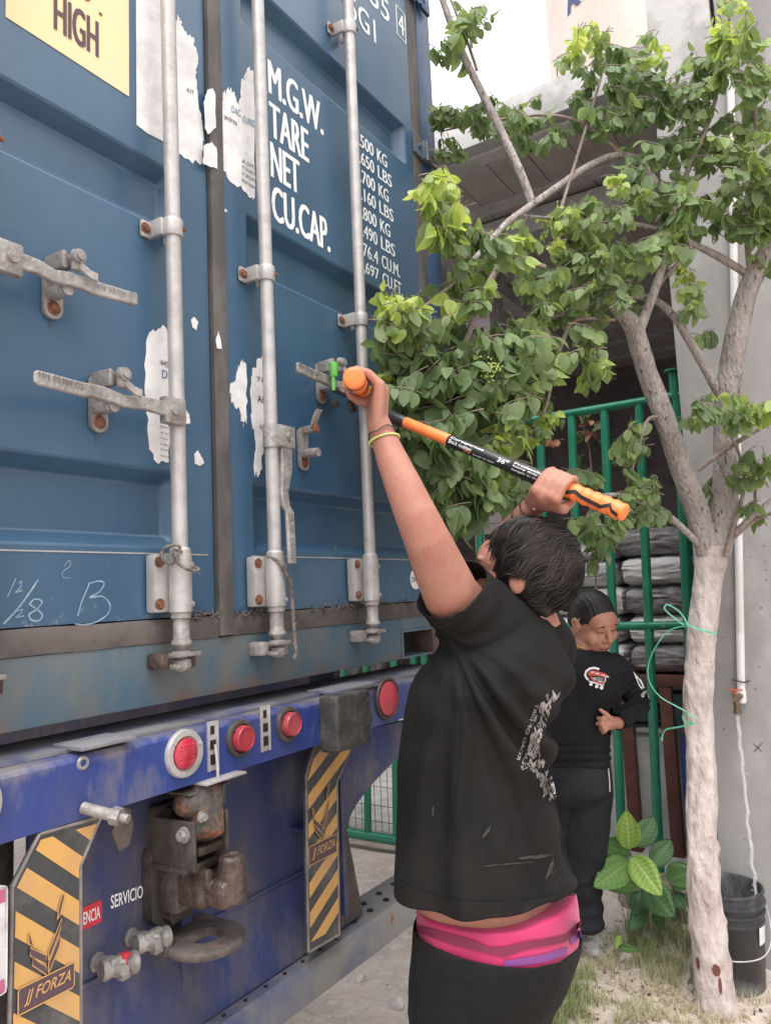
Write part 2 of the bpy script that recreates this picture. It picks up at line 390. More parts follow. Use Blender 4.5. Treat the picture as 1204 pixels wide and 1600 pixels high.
# gaskets with small waves
def gasket(x0, z0, x1, z1, wd, m, y=-.012, nm='gasket', par=None):
    mb = MB(); a, b = V((x0, y, z0)), V((x1, y, z1)); n = max(8, int((b-a).length/.03)); rings = []
    d = (b-a).normalized(); sd = V((0, 1, 0)).cross(d)
    for i in range(n+1):
        p = a.lerp(b, i/n); k = noise.noise(p*9)*.002; kk = noise.noise(p*23)*.0012
        rings.append([p+sd*(-wd/2+k)+V((0, .02, 0)), p+sd*(-wd/2+k)+V((0, .002, 0)), p+sd*(-wd/4)+V((0, kk-.002, 0)), p+sd*(wd/4)+V((0, -kk, 0)), p+sd*(wd/2+k)+V((0, .002, 0)), p+sd*(wd/2+k)+V((0, .02, 0))])
    loft(mb, rings); return mb.build(nm, m, par, ang=50)
gasket(1.3165, 1.535, 1.3165, 4.19, .046, M['gask'], y=-.013, par=DL)
MB().box((1.2885, .004, 1.585), (1.293, .05, 4.17)).build('seam_shadow_gap', M['dark'], DL)
gasket(.13, 1.557, 1.293, 1.557, .050, M['gaskb'], y=-.008, par=DL)
gasket(1.340, 1.557, 2.40, 1.557, .050, M['gaskb'], y=-.008, par=DR)
gasket(2.392, 1.535, 2.392, 4.19, .072, M['gask'], y=.0, par=DR)
gasket(.108, 1.535, .108, 4.19, .05, M['gask'], y=.0, par=DL)
# torn rubber crumbs along the lower edge
mb = MB(); r = random.Random(3)
for xa, xb, n in ((1.20, 1.30, 26), (1.345, 1.46, 26), (1.62, 1.90, 44), (1.98, 2.16, 18)):
    for i in range(n):
        x = r.uniform(xa, xb); z = 1.583+r.uniform(-.004, .009); y = -.012+r.uniform(-.006, .004)
        a = V((x, y, z)); mb.tube([a, a+V((r.uniform(-.012, .012), r.uniform(-.006, .0), r.uniform(-.006, .006))), a+V((r.uniform(-.02, .02), r.uniform(-.005, .003), r.uniform(-.012, .008)))], [.0016, .0024, .001], n=5)
mb.build('torn_gasket_shreds', M['gaskb'], DR)
# frame
mb = MB(); mb.box((2.428, -.004, 1.40), (2.534, .12, 4.30), .008); mb.box((.094, -.004, 1.40), (.13, .12, 4.30), .006)
mb.build('corner_post', M['navy'], CONT)
mb = MB(); mb.box((.13, -.002, 4.19), (2.428, .11, 4.30), .006); mb.build('header', M['navy'], CONT)
s0 = MB()       # sill with the open forklift pocket
s0.box((.13, -.004, 1.402), (2.112, .11, 1.532), .004)
s0.box((2.112, -.0035, 1.489), (2.31, .11, 1.532), .002); s0.box((2.112, -.0035, 1.402), (2.31, .11, 1.408))
SILL = s0.build('door_sill', M['sill'], CONT)
mb = MB(); mb.box((2.112, .075, 1.408), (2.31, .09, 1.489)); mb.build('pocket_recess', M['dark'], SILL)
mb = MB(); mb.box((2.106, -.008, 1.402), (2.118, .1, 1.492), .002); mb.box((2.118, -.008, 1.486), (2.31, .03, 1.494), .002); mb.build('pocket_frame', M['sill'], SILL)
mb = MB(); mb.box((2.31, -.008, 1.40), (2.43, .10, 1.532), .008); mb.build('corner_casting', mat('rusty_corner', (.07, .045, .045), .7, c2=(.13, .07, .05), scale=9, bump=.3), CONT)
# right vertical of sill: rust weep near the centre
mb = MB(); mb.box((2.455, .12, 1.40), (2.53, 12.1, 4.25)); mb.box((.097, .12, 1.40), (.13, 12.1, 4.25)); mb.box((.13, 11.9, 1.40), (2.455, 12.1, 4.25)); mb.build('side_wall', M['blue'], CONT)
mb = MB(); mb.box((.13, .12, 4.22), (2.455, 11.9, 4.26)); mb.build('roof', M['blue'], CONT)
mb = MB(); mb.box((.13, .12, 1.405), (2.455, 11.9, 1.45)); mb.build('floor', M['dark'], CONT)
# hinges
for z in (3.30, 3.95, 2.45, 1.72):
    mb = MB(); mb.poly([(2.352, -.012, z+.05), (2.352, -.012, z-.035), (2.40, -.02, z-.05), (2.40, -.02, z+.03)], (0, .008, 0))
    mb.box((2.40, -.026, z-.045), (2.505, -.012, z+.028), .003); mb.cyl((2.425, -.02, z-.047), (2.425, -.02, z+.03), .013)
    for x in (2.375, 2.46): mb.cyl((x, -.03, z-.008), (x, -.012, z-.008), .009, n=10)
    mb.build('hinge', M['navy'] if z != 3.30 else mat('hinge_paint', (.10, .15, .20), .5, .2, c2=(.17, .12, .10), scale=15), CONT)
# ---------------- locking rods
YR = -.055
def bolt(mb, p, r=.009, h=.008, hexa=True, nrm=(0, -1, 0)):
    p, nrm = V(p), V(nrm); mb.cyl(p, p+nrm*h*.35, r*1.35, n=14); mb.cyl(p, p+nrm*h, r, r*.9, n=6 if hexa else 14)
def rod(x, door_, lean, labs):
    X = lambda z: x + lean*(z-1.73)
    mb = MB(); mb.cyl((X(1.70), YR, 1.70), (X(4.20), YR, 4.20), .0172, n=24)
    mb.lathe((X(1.73), YR, 1.712), (0, 0, 1), [(0, .0172), (.0, .0225), (.018, .0225), (.024, .0172)])
    mb.build('locking_rod', M['galv'], door_)
    # lower guide plate with collar, shaft and cam
    mb = MB(); mb.box((x-.052, -.034, 1.597), (x+.022, -.004, 1.722), .007)
    mb.cyl((x, YR, 1.597), (x, YR, 1.722), .0245, n=22); mb.build('rod_guide', M['galv'], door_)
    b = MB()
    for z in (1.615, 1.705): bolt(b, (x-.040, -.034, z))
    b.build('rusty_bolt', M['rust'], door_)
    b = MB()
    for z in (1.613, 1.697): bolt(b, (x+.013, YR-.021, z), .005, .004)
    b.build('bolt', M['cast'], door_)
    mb = MB(); mb.lathe((x, YR, 1.50), (0, 0, 1), [(-.028, .0), (-.028, .014), (-.022, .019), (-.006, .020), (0, .011), (.006, .022), (.012, .022), (.016, .011), (.02, .013), (.028, .0215), (.034, .0215), (.04, .0175), (.082, .0175), (.084, .0215), (.097, .0215), (.097, .0)])
    mb.add(*cambeak(x)); mb.build('cam', M['cast'], door_)
    k = MB(); k.box((x-.052, -.05, 1.478), (x-.022, -.004, 1.512), .008); k.box((x+.022, -.052, 1.474), (x+.046, -.004, 1.512), .008)
    k.build('cam_keeper', M['hookr'] if x < 1.3 else M['cast'], door_)
def cambeak(x):
    m_ = MB(); m_.box((x-.03, YR-.022, 1.502), (x+.036, YR+.010, 1.511), .003); m_.box((x-.028, YR-.018, 1.478), (x+.012, YR+.01, 1.488), .003)
    return m_.v, m_.f
def bracket(x, z, door_):
    mb = MB(); mb.box((x-.050, -.010, z-.020), (x-.018, -.002, z+.020), .006)
    mb.box((x-.03, -.05, z-.020), (x-.018, -.004, z+.020), .004)
    rings = []
    for dz in (-.02, -.018, .018, .02):
        r0 = .0225 if abs(dz) == .018 else .0215
        rings.append([V((x+cos(t)*r0, YR+sin(t)*r0, z+dz)) for t in (2*pi*i/24 for i in range(24))])
    loft(mb, rings); mb.box((x+.015, -.05, z-.018), (x+.023, -.004, z+.018), .003)
    mb.build('rod_bracket', M['galv'], door_)
    b = MB(); bolt(b, (x-.040, -.010, z)); bolt(b, (x+.016, YR-.018, z), .005, .004); b.build('rusty_bolt', M['rust'], door_)
RX = [(.700, DL, 0.), (1.1359, DL, -.0098), (1.4446, DR, -.005), (1.8715, DR, .003)]
for x, d, ln in RX:
    rod(x, d, ln, None)
    for z in (2.457, 3.43): bracket(x+ln*(z-1.73), z, d)
# ---------------- handles
def emboss(mb, body, a, b, h, y0=-.0005, up=None):
    """lettering raised from the flat of a handle that runs from a to b"""
    a, b = V(a), V(b); d = b-a; upv = up or V((0, 0, 1)); off = V((0, -1, 0))*.0008
    put_text(mb, body, lambda u, v: a+d*u+upv*(v-.5)*h+off, .01, 1.15)
def handle(xh, z, xe, door_, sx, xhasp, zhasp):
    """hub plate on the rod at xh, lever to xe; sx = direction of the lever along the door"""
    L = abs(xe-xh); P = lambda t, y, dz=0: V((xh+sx*L*t, y, z+dz))
    mb = MB()                       # hub
    mb.box((min(xh, xh+sx*.056), YR-.030, z-.030), (max(xh, xh+sx*.056), YR-.006, z+.030), .006); mb.cyl((xh, YR, z-.024), (xh, YR, z+.024), .0195)
    mb.cyl(P(0, YR-.036, 0)+V((sx*.034, 0, 0)), P(0, YR-.02, 0)+V((sx*.034, 0, 0)), .010, .012, n=14)
    mb.build('handle_hub', M['cast'], door_)
    mb = MB(); sec = []
    for t, y, dz, hh, th in ((.10, YR-.022, .0, .017, .005), (.30, YR-.022, .002, .014, .006), (.42, YR-.014, -.002, .013, .008), (.55, YR-.010, .006, .014, .008), (.63, YR-.018, .004, .013, .007), (.68, YR-.024, .0, .0145, .005), (.98, YR-.046, -.004, .0135, .005), (1.0, YR-.047, -.004, .010, .0035)):
        c = P(t, y, dz); sec.append([c+V((0, -th, -hh)), c+V((0, -th, hh)), c+V((0, th, hh)), c+V((0, th, -hh))])
    loft(mb, sec); o = mb.build('door_handle', M['cast'], door_, ang=30)
    bv = o.modifiers.new('b', 'BEVEL'); bv.width = .003; bv.segments = 2
    e = MB(); a = P(.70 if sx > 0 else .98, YR-.0525 if sx < 0 else YR-.031, .003); b = P(.98 if sx > 0 else .70, YR-.031 if sx < 0 else YR-.0525, .003)
    emboss(e, 'HH 05', a, a.lerp(b, .47), .012); emboss(e, 'SO HH', b, a.lerp(b, .53), .012, up=V((0, 0, -1))); e.build('embossed_lettering', M['dkmark'], door_)
    hasp(xhasp, zhasp, door_)
def hasp(x, z, door_, closed=True, tilt=0):
    mb = MB()
    o2 = []
    for i in range(20):
        a = 2*pi*i/20; o2.append(V((x+cos(a)*.021, -.003, z-.008+sin(a)*.021+(.040 if sin(a) > 0 else -.040))))
    mb.poly(o2, (0, -.009, 0))
    mb.box((x-.019, YR-.004, z-.034), (x+.006, -.01, z-.012), .006)
    mb.cyl((x-.004, YR-.010, z-.024), (x-.004, -.02, z-.024), .012, n=14)
    if closed:
        mb.box((x-.019, YR-.012, z+.016), (x-.006, -.008, z+.052), .006); mb.box((x-.004, YR-.028, z+.012), (x+.018, YR-.012, z+.056), .008)
        mb.box((x-.018, YR-.006, z+.022), (x+.012, -.006, z+.05), .006)
        pts = [V((x+.004, YR-.024, z+.030)), V((x+.010, YR-.032, z+.018)), V((x+.024, YR-.036, z+.008)), V((x+.038, YR-.04, z+.004))]
        rr = []
        for p in pts: rr.append([p+V((0, -.003, -.008)), p+V((0, -.003, .008)), p+V((0, .003, .008)), p+V((0, .003, -.008))])
        loft(mb, rr)
        mb.cyl((x+.006, YR-.038, z+.040), (x+.006, YR-.02, z+.040), .009, n=16); mb.cyl((x+.006, YR-.033, z+.040), (x+.006, YR-.02, z+.040), .014, n=16)
    else:
        mb.box((x-.008, -.05, z+.035), (x+.010, -.008, z+.055), .005)
        rr = []
        for t, dx in ((0, 0), (.3, .002), (.7, .008), (1, .018)):
            p = V((x+dx, -.045-.012*t, z+.045+.055*t)); rr.append([p+V((-.011, -.003, 0)), p+V((.011, -.003, 0)), p+V((.011, .003, 0)), p+V((-.011, .003, 0))])
        loft(mb, rr)
        mb.box((x-.004, -.036, z-.030), (x+.016, -.012, z-.012), .005)
    mb.build('handle_hasp', M['cast'], door_, ang=40)
    b = MB(); bolt(b, (x, -.013, z-.048), .010, .007, False)
    if not closed: bolt(b, (x+.002, -.052, z+.045), .011, .007, False)
    b.build('rusty_bolt', M['rust'], door_)
handle(.700, 2.238, .990, DL, 1, .862, 2.249)
handle(1.133, 2.028, .764, DL, -1, .966, 2.039)
handle(1.872, 2.216, 1.495, DR, -1, 1.722, 2.243)
# the unlatched handle that hangs down beside the second rod
mb = MB(); xh = 1.443; z = 2.027
mb.box((xh, YR-.03, z-.029), (xh+.062, YR-.006, z+.029), .006); mb.cyl((xh, YR, z-.03), (xh, YR, z+.03), .0215); mb.cyl((xh+.036, YR-.036, z), (xh+.036, YR-.02, z), .011, n=14); mb.build('handle_hub', M['cast'], DR)
mb = MB(); sec = []
for zz, xx, y, hh, th in ((2.01, .034, YR-.02, .022, .004), (1.94, .032, YR-.018, .019, .007), (1.885, .022, YR-.014, .014, .009), (1.850, .024, YR-.018, .014, .007), (1.832, .034, YR-.024, .0145, .005), (1.70, .012, YR-.046, .0135, .005)):
    c = V((xh+xx, y, zz)); sec.append([c+V((-hh, -th, 0)), c+V((hh, -th, 0)), c+V((hh, th, 0)), c+V((-hh, th, 0))])
loft(mb, sec); o = mb.build('door_handle', M['cast'], DR); o['label'] = 'handle hanging straight down, unlatched'
bv = o.modifiers.new('b', 'BEVEL'); bv.width = .003; bv.segments = 2
e = MB(); emboss(e, 'HH 05', (xh+.014, YR-.0515, 1.712), (xh+.022, YR-.043, 1.765), .014, up=V((-1, 0, 0))); emboss(e, 'SO HH', (xh+.033, YR-.032, 1.828), (xh+.025, YR-.040, 1.778), .014, up=V((1, 0, 0))); e.build('embossed_lettering', M['dkmark'], DR)
hasp(1.629, 2.034, DR, closed=False)
# ---------------- lettering
def T(mb, body, p_top, p_bot, p_right, Y=-.0012, bold=.015, sp=1.0):
    a = dp(*p_bot, Y); t = dp(*p_top, Y); r = dp(*p_right, Y); h = t.z-a.z
    put_text(mb, body, lambda u, v: V((a.x+(r.x-a.x)*u, Y, a.z+h*v)), bold, sp)
mb = MB()
def Trow(mb, body, x0, x1, z0, h, Y=-.0012, bold=.015):
    for k in (-1, 0, 1): put_text(mb, body, lambda u, v: V((x0+(x1-x0)*u+k*bold*h*.95, Y-.0002*k, z0+h*v)), 0.0)
for body, x1, z0 in (('M.G.W.', 1.787, 3.040), ('TARE', 1.708, 2.912), ('NET', 1.660, 2.790), ('CU.CAP.', 1.800, 2.664)):
    Trow(mb, body, 1.537, x1, z0, .104, bold=.030)
rows = [('.500', 'KG'), ('.650', 'LBS'), ('.700', 'KG'), ('.160', 'LBS'), ('.800', 'KG'), ('.490', 'LBS'), ('76.4', 'CU.M.'), (',697', 'CU.FT.')]
for i, (a, b) in enumerate(rows):
    z0 = 3.108-i*.0625-(i//2)*.0035
    x1 = 2.074; x0 = x1-.0265*len(a.replace('.', '').replace(',', ''))-.010
    Trow(mb, a, x0, x1, z0, .046, bold=.026)
    wd = {'KG': .062, 'LBS': .088, 'CU.M.': .115, 'CU.FT.': .128}[b]; Trow(mb, b, 2.098, 2.098+wd, z0, .046, bold=.026)
Trow(mb, '2255', 1.952, 2.224, 3.700, .088, bold=.012); Trow(mb, '45G1', 1.905, 2.123, 3.560, .088, bold=.012); Trow(mb, '4', 2.292, 2.330, 3.715, .085, bold=.012)
for a, b in (((2.278, 3.695), (2.344, 3.698)), ((2.278, 3.815), (2.344, 3.818)), ((2.278, 3.698), (2.281, 3.815)), ((2.341, 3.698), (2.344, 3.815))):
    mb.box((a[0], -.0016, a[1]), (b[0], .001, b[1]))
mb.build('weight_lettering', M['white'], DR, ang=0, recalc=False)
# stickers
def sheet(name, pts, m, par, y=-.0018, th=.0012):
    mb = MB(); mb.poly([(p[0], y, p[1]) for p in pts], (0, th, 0)); return mb.build(name, m, par, ang=0)
def px(pts, Y=0): return [(dp(x, y, Y).x, dp(x, y, Y).z) for x, y in pts]
sheet('height_sticker', [(.765, 2.760), (1.054, 2.757), (1.056, 3.17), (.765, 3.17)], M['yel'], DL)
mb = MB(); Trow(mb, 'HIGH', .868, .972, 2.800, .085, Y=-.0034, bold=.022)
Trow(mb, '0', .928, .957, 2.915, .085, Y=-.0034, bold=.02); Trow(mb, '8', .868, .90, 2.915, .085, Y=-.0034, bold=.02); 
for x, z in ((.975, 2.905), (.985, 2.985)): mb.box((x, -.0034, z), (x+.008, -.003, z+.006))
mb.build('sticker_lettering', M['brownink'], DL, ang=0)
def torn(pts, seed, m='paper', par=None, amp=.004, y=-.0019):
    return sheet('torn_sticker', jag(px(pts), amp, 6, seed, 2.6), M[m], par or DL, y)
sheet('white_sticker', [(1.075, 2.700), (1.104, 2.695), (1.17, 2.700), (1.175, 3.19), (1.077, 3.19)], M['paper'], DL)
torn([(262, 120), (272, 30), (281, 28), (286, 45), (300, 58), (309, 95), (305, 115), (309, 160), (316, 200), (316, 250), (312, 258), (276, 240)], 1)
sheet('torn_sticker', jag(px([(318, 160), (324, 140), (332, 138), (336, 150), (337, 200), (325, 210), (320, 200)], -.015), .002, 4, 2), M['paper'], DL, y=-.0165)
sheet('torn_sticker', jag(px([(318, 228), (330, 222), (338, 232), (339, 264), (317, 256)], -.015), .002, 4, 3), M['paper'], DL, y=-.0165)
torn([(341, 200), (346, 180), (347, 150), (356, 136), (366, 148), (373, 165), (376, 130), (384, 112), (390, 108), (398, 120), (397, 309), (385, 302), (360, 285), (346, 260)], 4, par=DR)
torn([(229, 530), (238, 515), (258, 512), (270, 520), (268, 640), (263, 722), (240, 718), (232, 690), (226, 600)], 5, amp=.003)
torn([(298, 500), (303, 496), (309, 503), (306, 516), (300, 512)], 6, amp=.001); torn([(303, 708), (309, 704), (318, 722), (314, 727), (304, 725)], 7, amp=.001)
torn([(289, 640), (295, 648), (297, 662), (290, 662)], 14, amp=.001)
torn([(358, 612), (370, 580), (378, 566), (384, 570), (385, 655), (380, 668), (374, 640), (362, 630)], 8, par=DR, amp=.004)
torn([(392, 590), (402, 560), (411, 556), (412, 700), (405, 742), (397, 738), (399, 690), (391, 650)], 9, par=DR, amp=.004)
sheet('torn_sticker', jag(px([(347, 640), (351, 615), (353, 640), (352, 705), (347, 690), (344, 660)]), .001, 4, 11), M['paper'], DR, y=-.0025)
sheet('torn_sticker', jag(px([(337, 530), (341, 518), (344, 530), (346, 545), (339, 545)], -.015), .001, 3, 12), M['paper'], DL, y=-.0165)
torn([(349, 328), (352, 326), (355, 331), (352, 332)], 13, par=DR, amp=.0008)
# small print on the torn stickers
mb = MB(); r = random.Random(5)
def scrib(mb, body, p0, p1, h, y=-.0035):
    a, b = dp(*p0, 0), dp(*p1, 0); put_text(mb, body, lambda u, v: V((a.x+(b.x-a.x)*u, y, a.z+(b.z-a.z)*u+h*v)), 0)
scrib(mb, 'KIT', (291, 144), (302, 150), .012); scrib(mb, '445', (249, 571), (262, 575), .014)
for i, s in enumerate(('text m', 'ne tol', 'lo par', 'a dist', 'es per', 'mend a')): scrib(mb, s, (249, 668+i*9), (262, 671+i*9), .005)
mb.build('sticker_lettering', M['ink'], DL, ang=0)
mb = MB(); scrib(mb, 'DI', (252, 591), (263, 593), .019); mb.build('sticker_lettering', M['blueink'], DL, ang=0)
mb = MB(); scrib(mb, 'DAC', (361, 176), (375, 184), .020); scrib(mb, 'CURED', (378, 191), (398, 200), .018); mb.build('sticker_lettering', M['tealink'], DR, ang=0)
mb = MB(); scrib(mb, 'andrea', (349, 186), (369, 197), .016); 
for i, s in enumerate(('A DITI', 'M DUASTI', 'H DNUMI', 'Hormala')): scrib(mb, s, (377, 254+i*10), (397, 266+i*10), .011)
scrib(mb, 'TI', (399, 595), (409, 598), .012); scrib(mb, 'Al', (401, 628), (410, 630), .018); scrib(mb, 'AA', (404, 670), (411, 672), .012)
mb.build('sticker_lettering', M['ink'], DR, ang=0)
# round green and white sticker
c = dp(648, 905, 0); mb = MB(); mb.cyl((c.x, -.001, c.z), (c.x, -.0022, c.z), .034, n=32); mb.build('round_sticker', M['white'], DR)
mb = MB(); Trow(mb, 'DICO', c.x-.026, c.x+.026, c.z-.010, .018, Y=-.003); mb.build('sticker_lettering', mat('green_ink', (.02, .2, .12), .5), DR, ang=0)
# chalk marks
mb = MB()
def stroke(pts, wd=.0028, Y=-.0012):
    P = [dp(x, y, Y) for x, y in pts]; P = [V((p.x, Y, p.z)) for p in P]; m_ = MB(); 
    sm = []
    for i in range(len(P)-1):
        p0, p1, p2, p3 = P[max(i-1, 0)], P[i], P[i+1], P[min(i+2, len(P)-1)]
        for k in range(6):
            t = k/6; sm.append(.5*((2*p1)+(p2-p0)*t+(2*p0-5*p1+4*p2-p3)*t*t+(3*p1-p0-3*p2+p3)*t**3))
    sm.append(P[-1]); mb.ribbon(sm, wd)
stroke([(12, 933), (25, 904)], .002); stroke([(30, 912), (34, 908), (32, 918), (24, 926), (36, 922)], .002); stroke([(60, 906), (33, 945), (6, 975)], .004)
stroke([(28, 955), (35, 952), (33, 958), (25, 965), (38, 962)], .002); stroke([(46, 944), (55, 936), (66, 940), (58, 952), (46, 960), (50, 969), (62, 969), (66, 960), (55, 950), (46, 944)], .003)
stroke([(140, 912), (128, 940), (122, 962)], .003); stroke([(138, 912), (155, 908), (163, 912), (155, 925), (140, 934), (160, 932), (172, 945), (168, 960), (150, 972), (132, 976), (118, 975)], .003)
stroke([(100, 885), (108, 876), (110, 884), (98, 894), (100, 902), (110, 903)], .0015)
mb.build('chalk_mark', M['chalk'], DL, ang=0)

# ================================================================ trailer
TRL = empty('container_trailer', (1.31, .3, 0), 'dusty blue container trailer with tow hook, red tail lamps and striped side panels', 'trailer')
YB = -.075
mb = MB(); zt, zb = 1.352, 1.238
rings = []
for x in (.10, .6, 1.1, 1.6, 2.1, 2.36):
    rings.append([V((x, YB, zb)), V((x, YB, zt-.012)), V((x, YB+.008, zt-.003)), V((x, YB+.03, zt)), V((x, .14, zt+.006)), V((x, .14, zb)), V((x, YB+.02, zb-.004))])
loft(mb, rings); BEAM = mb.build('rear_beam', M['tblue'], TRL, ang=40)
mb = MB(); mb.box((.11, YB+.032, zt+.001), (2.35, .13, zt+.0075)); mb.build('dusty_top', M['tdust'], BEAM)
# loose steel shims on the beam top
for x0, x1, n in ((.87, .99, 1), (1.62, 1.83, 2)):
    mb = MB(); mb.box((x0, YB-.012, zt+.006), (x1, .0, zt+.014), .002)
    if n > 1: mb.box((x0+.03, YB-.006, zt+.0005), (x1+.02, .0, zt+.0055), .001)
    mb.build('steel_shim', M['tdust'], BEAM)
def lamp(p, r, rl, m, par=TRL, pod=False):
    c = dp(*p, YB); c.y = YB
    mb = MB(); mb.lathe(c, (0, -1, 0), [(0, r), (.006, r), (.010, r*.96), (.011, rl*1.12), (.006, rl*1.04), (.004, rl*.9)], 36)
    for i in range(3):
        a = pi/2+.9+i*2*pi/3; q = c+V((cos(a)*(r+rl)/2*1.02, -.011, sin(a)*(r+rl)/2*1.02)); mb.cyl(q, q+V((0, -.003, 0)), .004, n=8)
    o = mb.build('tail_lamp', M['galv'] if r > .045 and rl < r*.75 and not pod else M['grease'], par)
    l = MB(); l.lathe(c, (0, -1, 0), [(.004, rl), (.010, rl*.97), (.014, rl*.8), (.016, 0)] if not pod else [(.004, rl), (.022, rl*.97), (.026, rl*.9), (.026, rl*.8), (.024, rl*.78), (.024, 0)], 36)
    if not pod:
        for i in range(-3, 4):
            for j in range(-3, 4):
                if i*i+j*j < 9 and rl < .05: l.sphere(c+V((i*.0085, -.0135, j*.0085)), (.0036, .002, .0036), seg=8)
    l.build('lens', m, o)
lamp((286, 1177), .049, .032, M['lens']); lamp((373, 1153), .042, .029, M['lens2'], pod=True); lamp((448, 1131), .042, .029, M['lens2'], pod=True); lamp((603, 1091), .062, .050, M['lens'])
lamp((-50, 1262), .053, .034, M['lens2'])
# keeper brackets beside the lamps
for p in ((331, 1165), (413, 1138)):
    c = dp(*p, YB); mb = MB()
    mb.box((c.x-.015, YB-.003, c.z-.052), (c.x+.015, YB, c.z+.052), .001)
    for dx in (-.015, .0115): mb.box((c.x+dx, YB-.007, c.z-.052), (c.x+dx+.0035, YB-.002, c.z+.052), .001)
    o = mb.build('latch_bracket', M['galv'], TRL)
    for k in (0, 1, 2): q = MB(); q.box((c.x-.009+.003*(k == 2), YB-.0036, c.z-.040+k*.032), (c.x+.009-.004*(k == 2), YB-.002, c.z-.018+k*.030)); q.build('slot', M['dark'], o)
c = dp(331, 1200, YB); mb = MB(); mb.box((c.x-.045, YB-.030, zb-.004), (c.x+.075, .02, zb+.001), .001); mb.tube([c+V((0, -.012, .05)), c+V((.002, -.014, .02)), c+V((.004, -.014, -.02))], .0035); mb.build('latch_plate', M['galv'], TRL)
# old bolt hole, rust weep and the toggle pin
c = dp(130, 1192, YB); mb = MB(); mb.lathe(c+V((0, 0, 0)), (0, -1, 0), [(0, .013), (.003, .011), (.003, .007), (-.001, .006), (-.001, 0)], 16); mb.build('bolt', M['cast'], BEAM)
c = dp(130, 1262, YB); mb = MB(); c.y = YB; mb.cyl(c, c+V((.02, -.055, -.012)), .0105, n=14); d = c+V((.02, -.055, -.012)); mb.cyl(d, d+V((.006, -.016, -.003)), .016, n=6); mb.cyl(d+V((.006, -.016, -.003)), d+V((.011, -.03, -.006)), .008, n=12)
mb.build('toggle_pin', M['cast'], TRL)
mb = MB(); mb.poly([(.978, -.055, 1.232), (1.0, -.055, 1.222), (1.008, -.055, 1.19), (.998, -.055, 1.155), (.975, -.055, 1.150), (.958, -.055, 1.19)], (0, .006, 0)); mb.build('wing_latch', M['grease'], TRL)
# recessed cross panel under the beam
YP = .055
mb = MB(); mb.box((.86, YP, .70), (1.75, YP+.012, 1.236)); mb.box((1.205, YP-.022, .66), (1.235, YP, .93), .004)
mb.poly([(.86, YP-.002, .885), (1.745, YP-.002, .885), (1.745, YP-.035, .695), (.86, YP-.035, .695)], (0, .01, .004))
mb.box((.86, YP-.008, .880), (1.745, YP, .889), .002)
PAN = mb.build('cross_panel', M['tblue2'], TRL)
mb = MB(); mb.box((1.60, YP-.06, 1.00), (1.70, YP+.002, 1.008), .002); mb.box((1.75, YP-.06, .74), (1.765, YP+.01, 1.23)); mb.build('panel_stiffener', M['tblue2'], TRL)
mb = MB(); mb.box((.10, YP+.05, .72), (.86, YP+.06, 1.236)); mb.build('dark_backing', M['grease'], TRL)
for x in (.75, 1.87): 
    mb = MB(); mb.box((x-.06, .14, 1.05), (x+.06, 11.8, 1.39)); mb.build('frame_rail', M['tblue2'], TRL)
mb = MB()
for y in (2.5, 4, 5.5, 7, 8.5, 10, 11.5): mb.box((.2, y, 1.2), (2.44, y+.09, 1.38))
mb.build('cross_member', M['tblue2'], TRL)
# stickers on the cross panel
def plab(p, q, Y): a, b = dp(*p, Y), dp(*q, Y); return a, b
mb = MB(); a, b = dp(172, 1420, YP), dp(222, 1402, YP)
put_text(mb, 'SERVICIO', lambda u, v: V((a.x+(b.x-a.x)*u, YP-.003, a.z+(b.z-a.z)*u+.026*v+0)), .012); mb.build('lettering', M['white'], PAN, ang=0)
a, b = dp(88, 1462, YP), dp(158, 1440, YP); mb = MB(); mb.box((a.x, YP-.002, min(a.z, b.z)), (b.x, YP, min(a.z, b.z)+.042), 0); mb.build('red_sticker', M['redsign'], PAN)
mb = MB(); put_text(mb, 'EMERGENCIA', lambda u, v: V((b.x-.084+.080*u, YP-.003, min(a.z, b.z)+.009+.024*v)), .012); mb.build('lettering', M['white'], PAN, ang=0)
# bottom bumper bar with anti-slip holes
mb = MB(); YQ = -.02; rings = []
for x in (.05, .8, 1.5, 1.9, 2.2, 2.46):
    rings.append([V((x, YQ, .60)), V((x, YQ, .672)), V((x, YQ+.012, .688)), V((x, YQ+.13, .692)), V((x, YQ+.13, .60))])
loft(mb, rings); BAR = mb.build('bumper_bar', M['barc'], TRL, ang=40)
mb = MB()
for i in range(7):
    for j in range(2):
        x = 1.83+i*.085+j*.03; y = YQ+.045+j*.045; mb.lathe((x, y, .6905), (0, 0, 1), [(0, .011), (.004, .008), (.003, .005), (-.001, .004)], 10)
for i in range(12): x = .95+i*.07; mb.cyl((x, YQ+.028, .689), (x, YQ+.028, .692), .005, n=8)
mb.build('grip_stud', M['dark'], BAR)
mb = MB(); a = dp(610, 1425, YQ); mb.poly([(a.x, YQ-.001, .66), (a.x+.010, YQ-.001, .672), (a.x+.014, YQ-.001, .655), (a.x+.004, YQ-.001, .645)], (0, .001, 0)); mb.build('rust_hole', M['oxide'], BAR, ang=0)
# end gusset curving down from the beam to the bar
pts = [dp(x, y, .02) for x, y in ((527, 1150), (660, 1120), (655, 1145), (628, 1178), (600, 1205), (575, 1232), (556, 1258), (545, 1280), (533, 1300), (524, 1300))]
mb = MB(); mb.poly([(p.x, .02, p.z) for p in pts], (0, .02, 0)); mb.build('end_gusset', M['tblue2'], TRL)
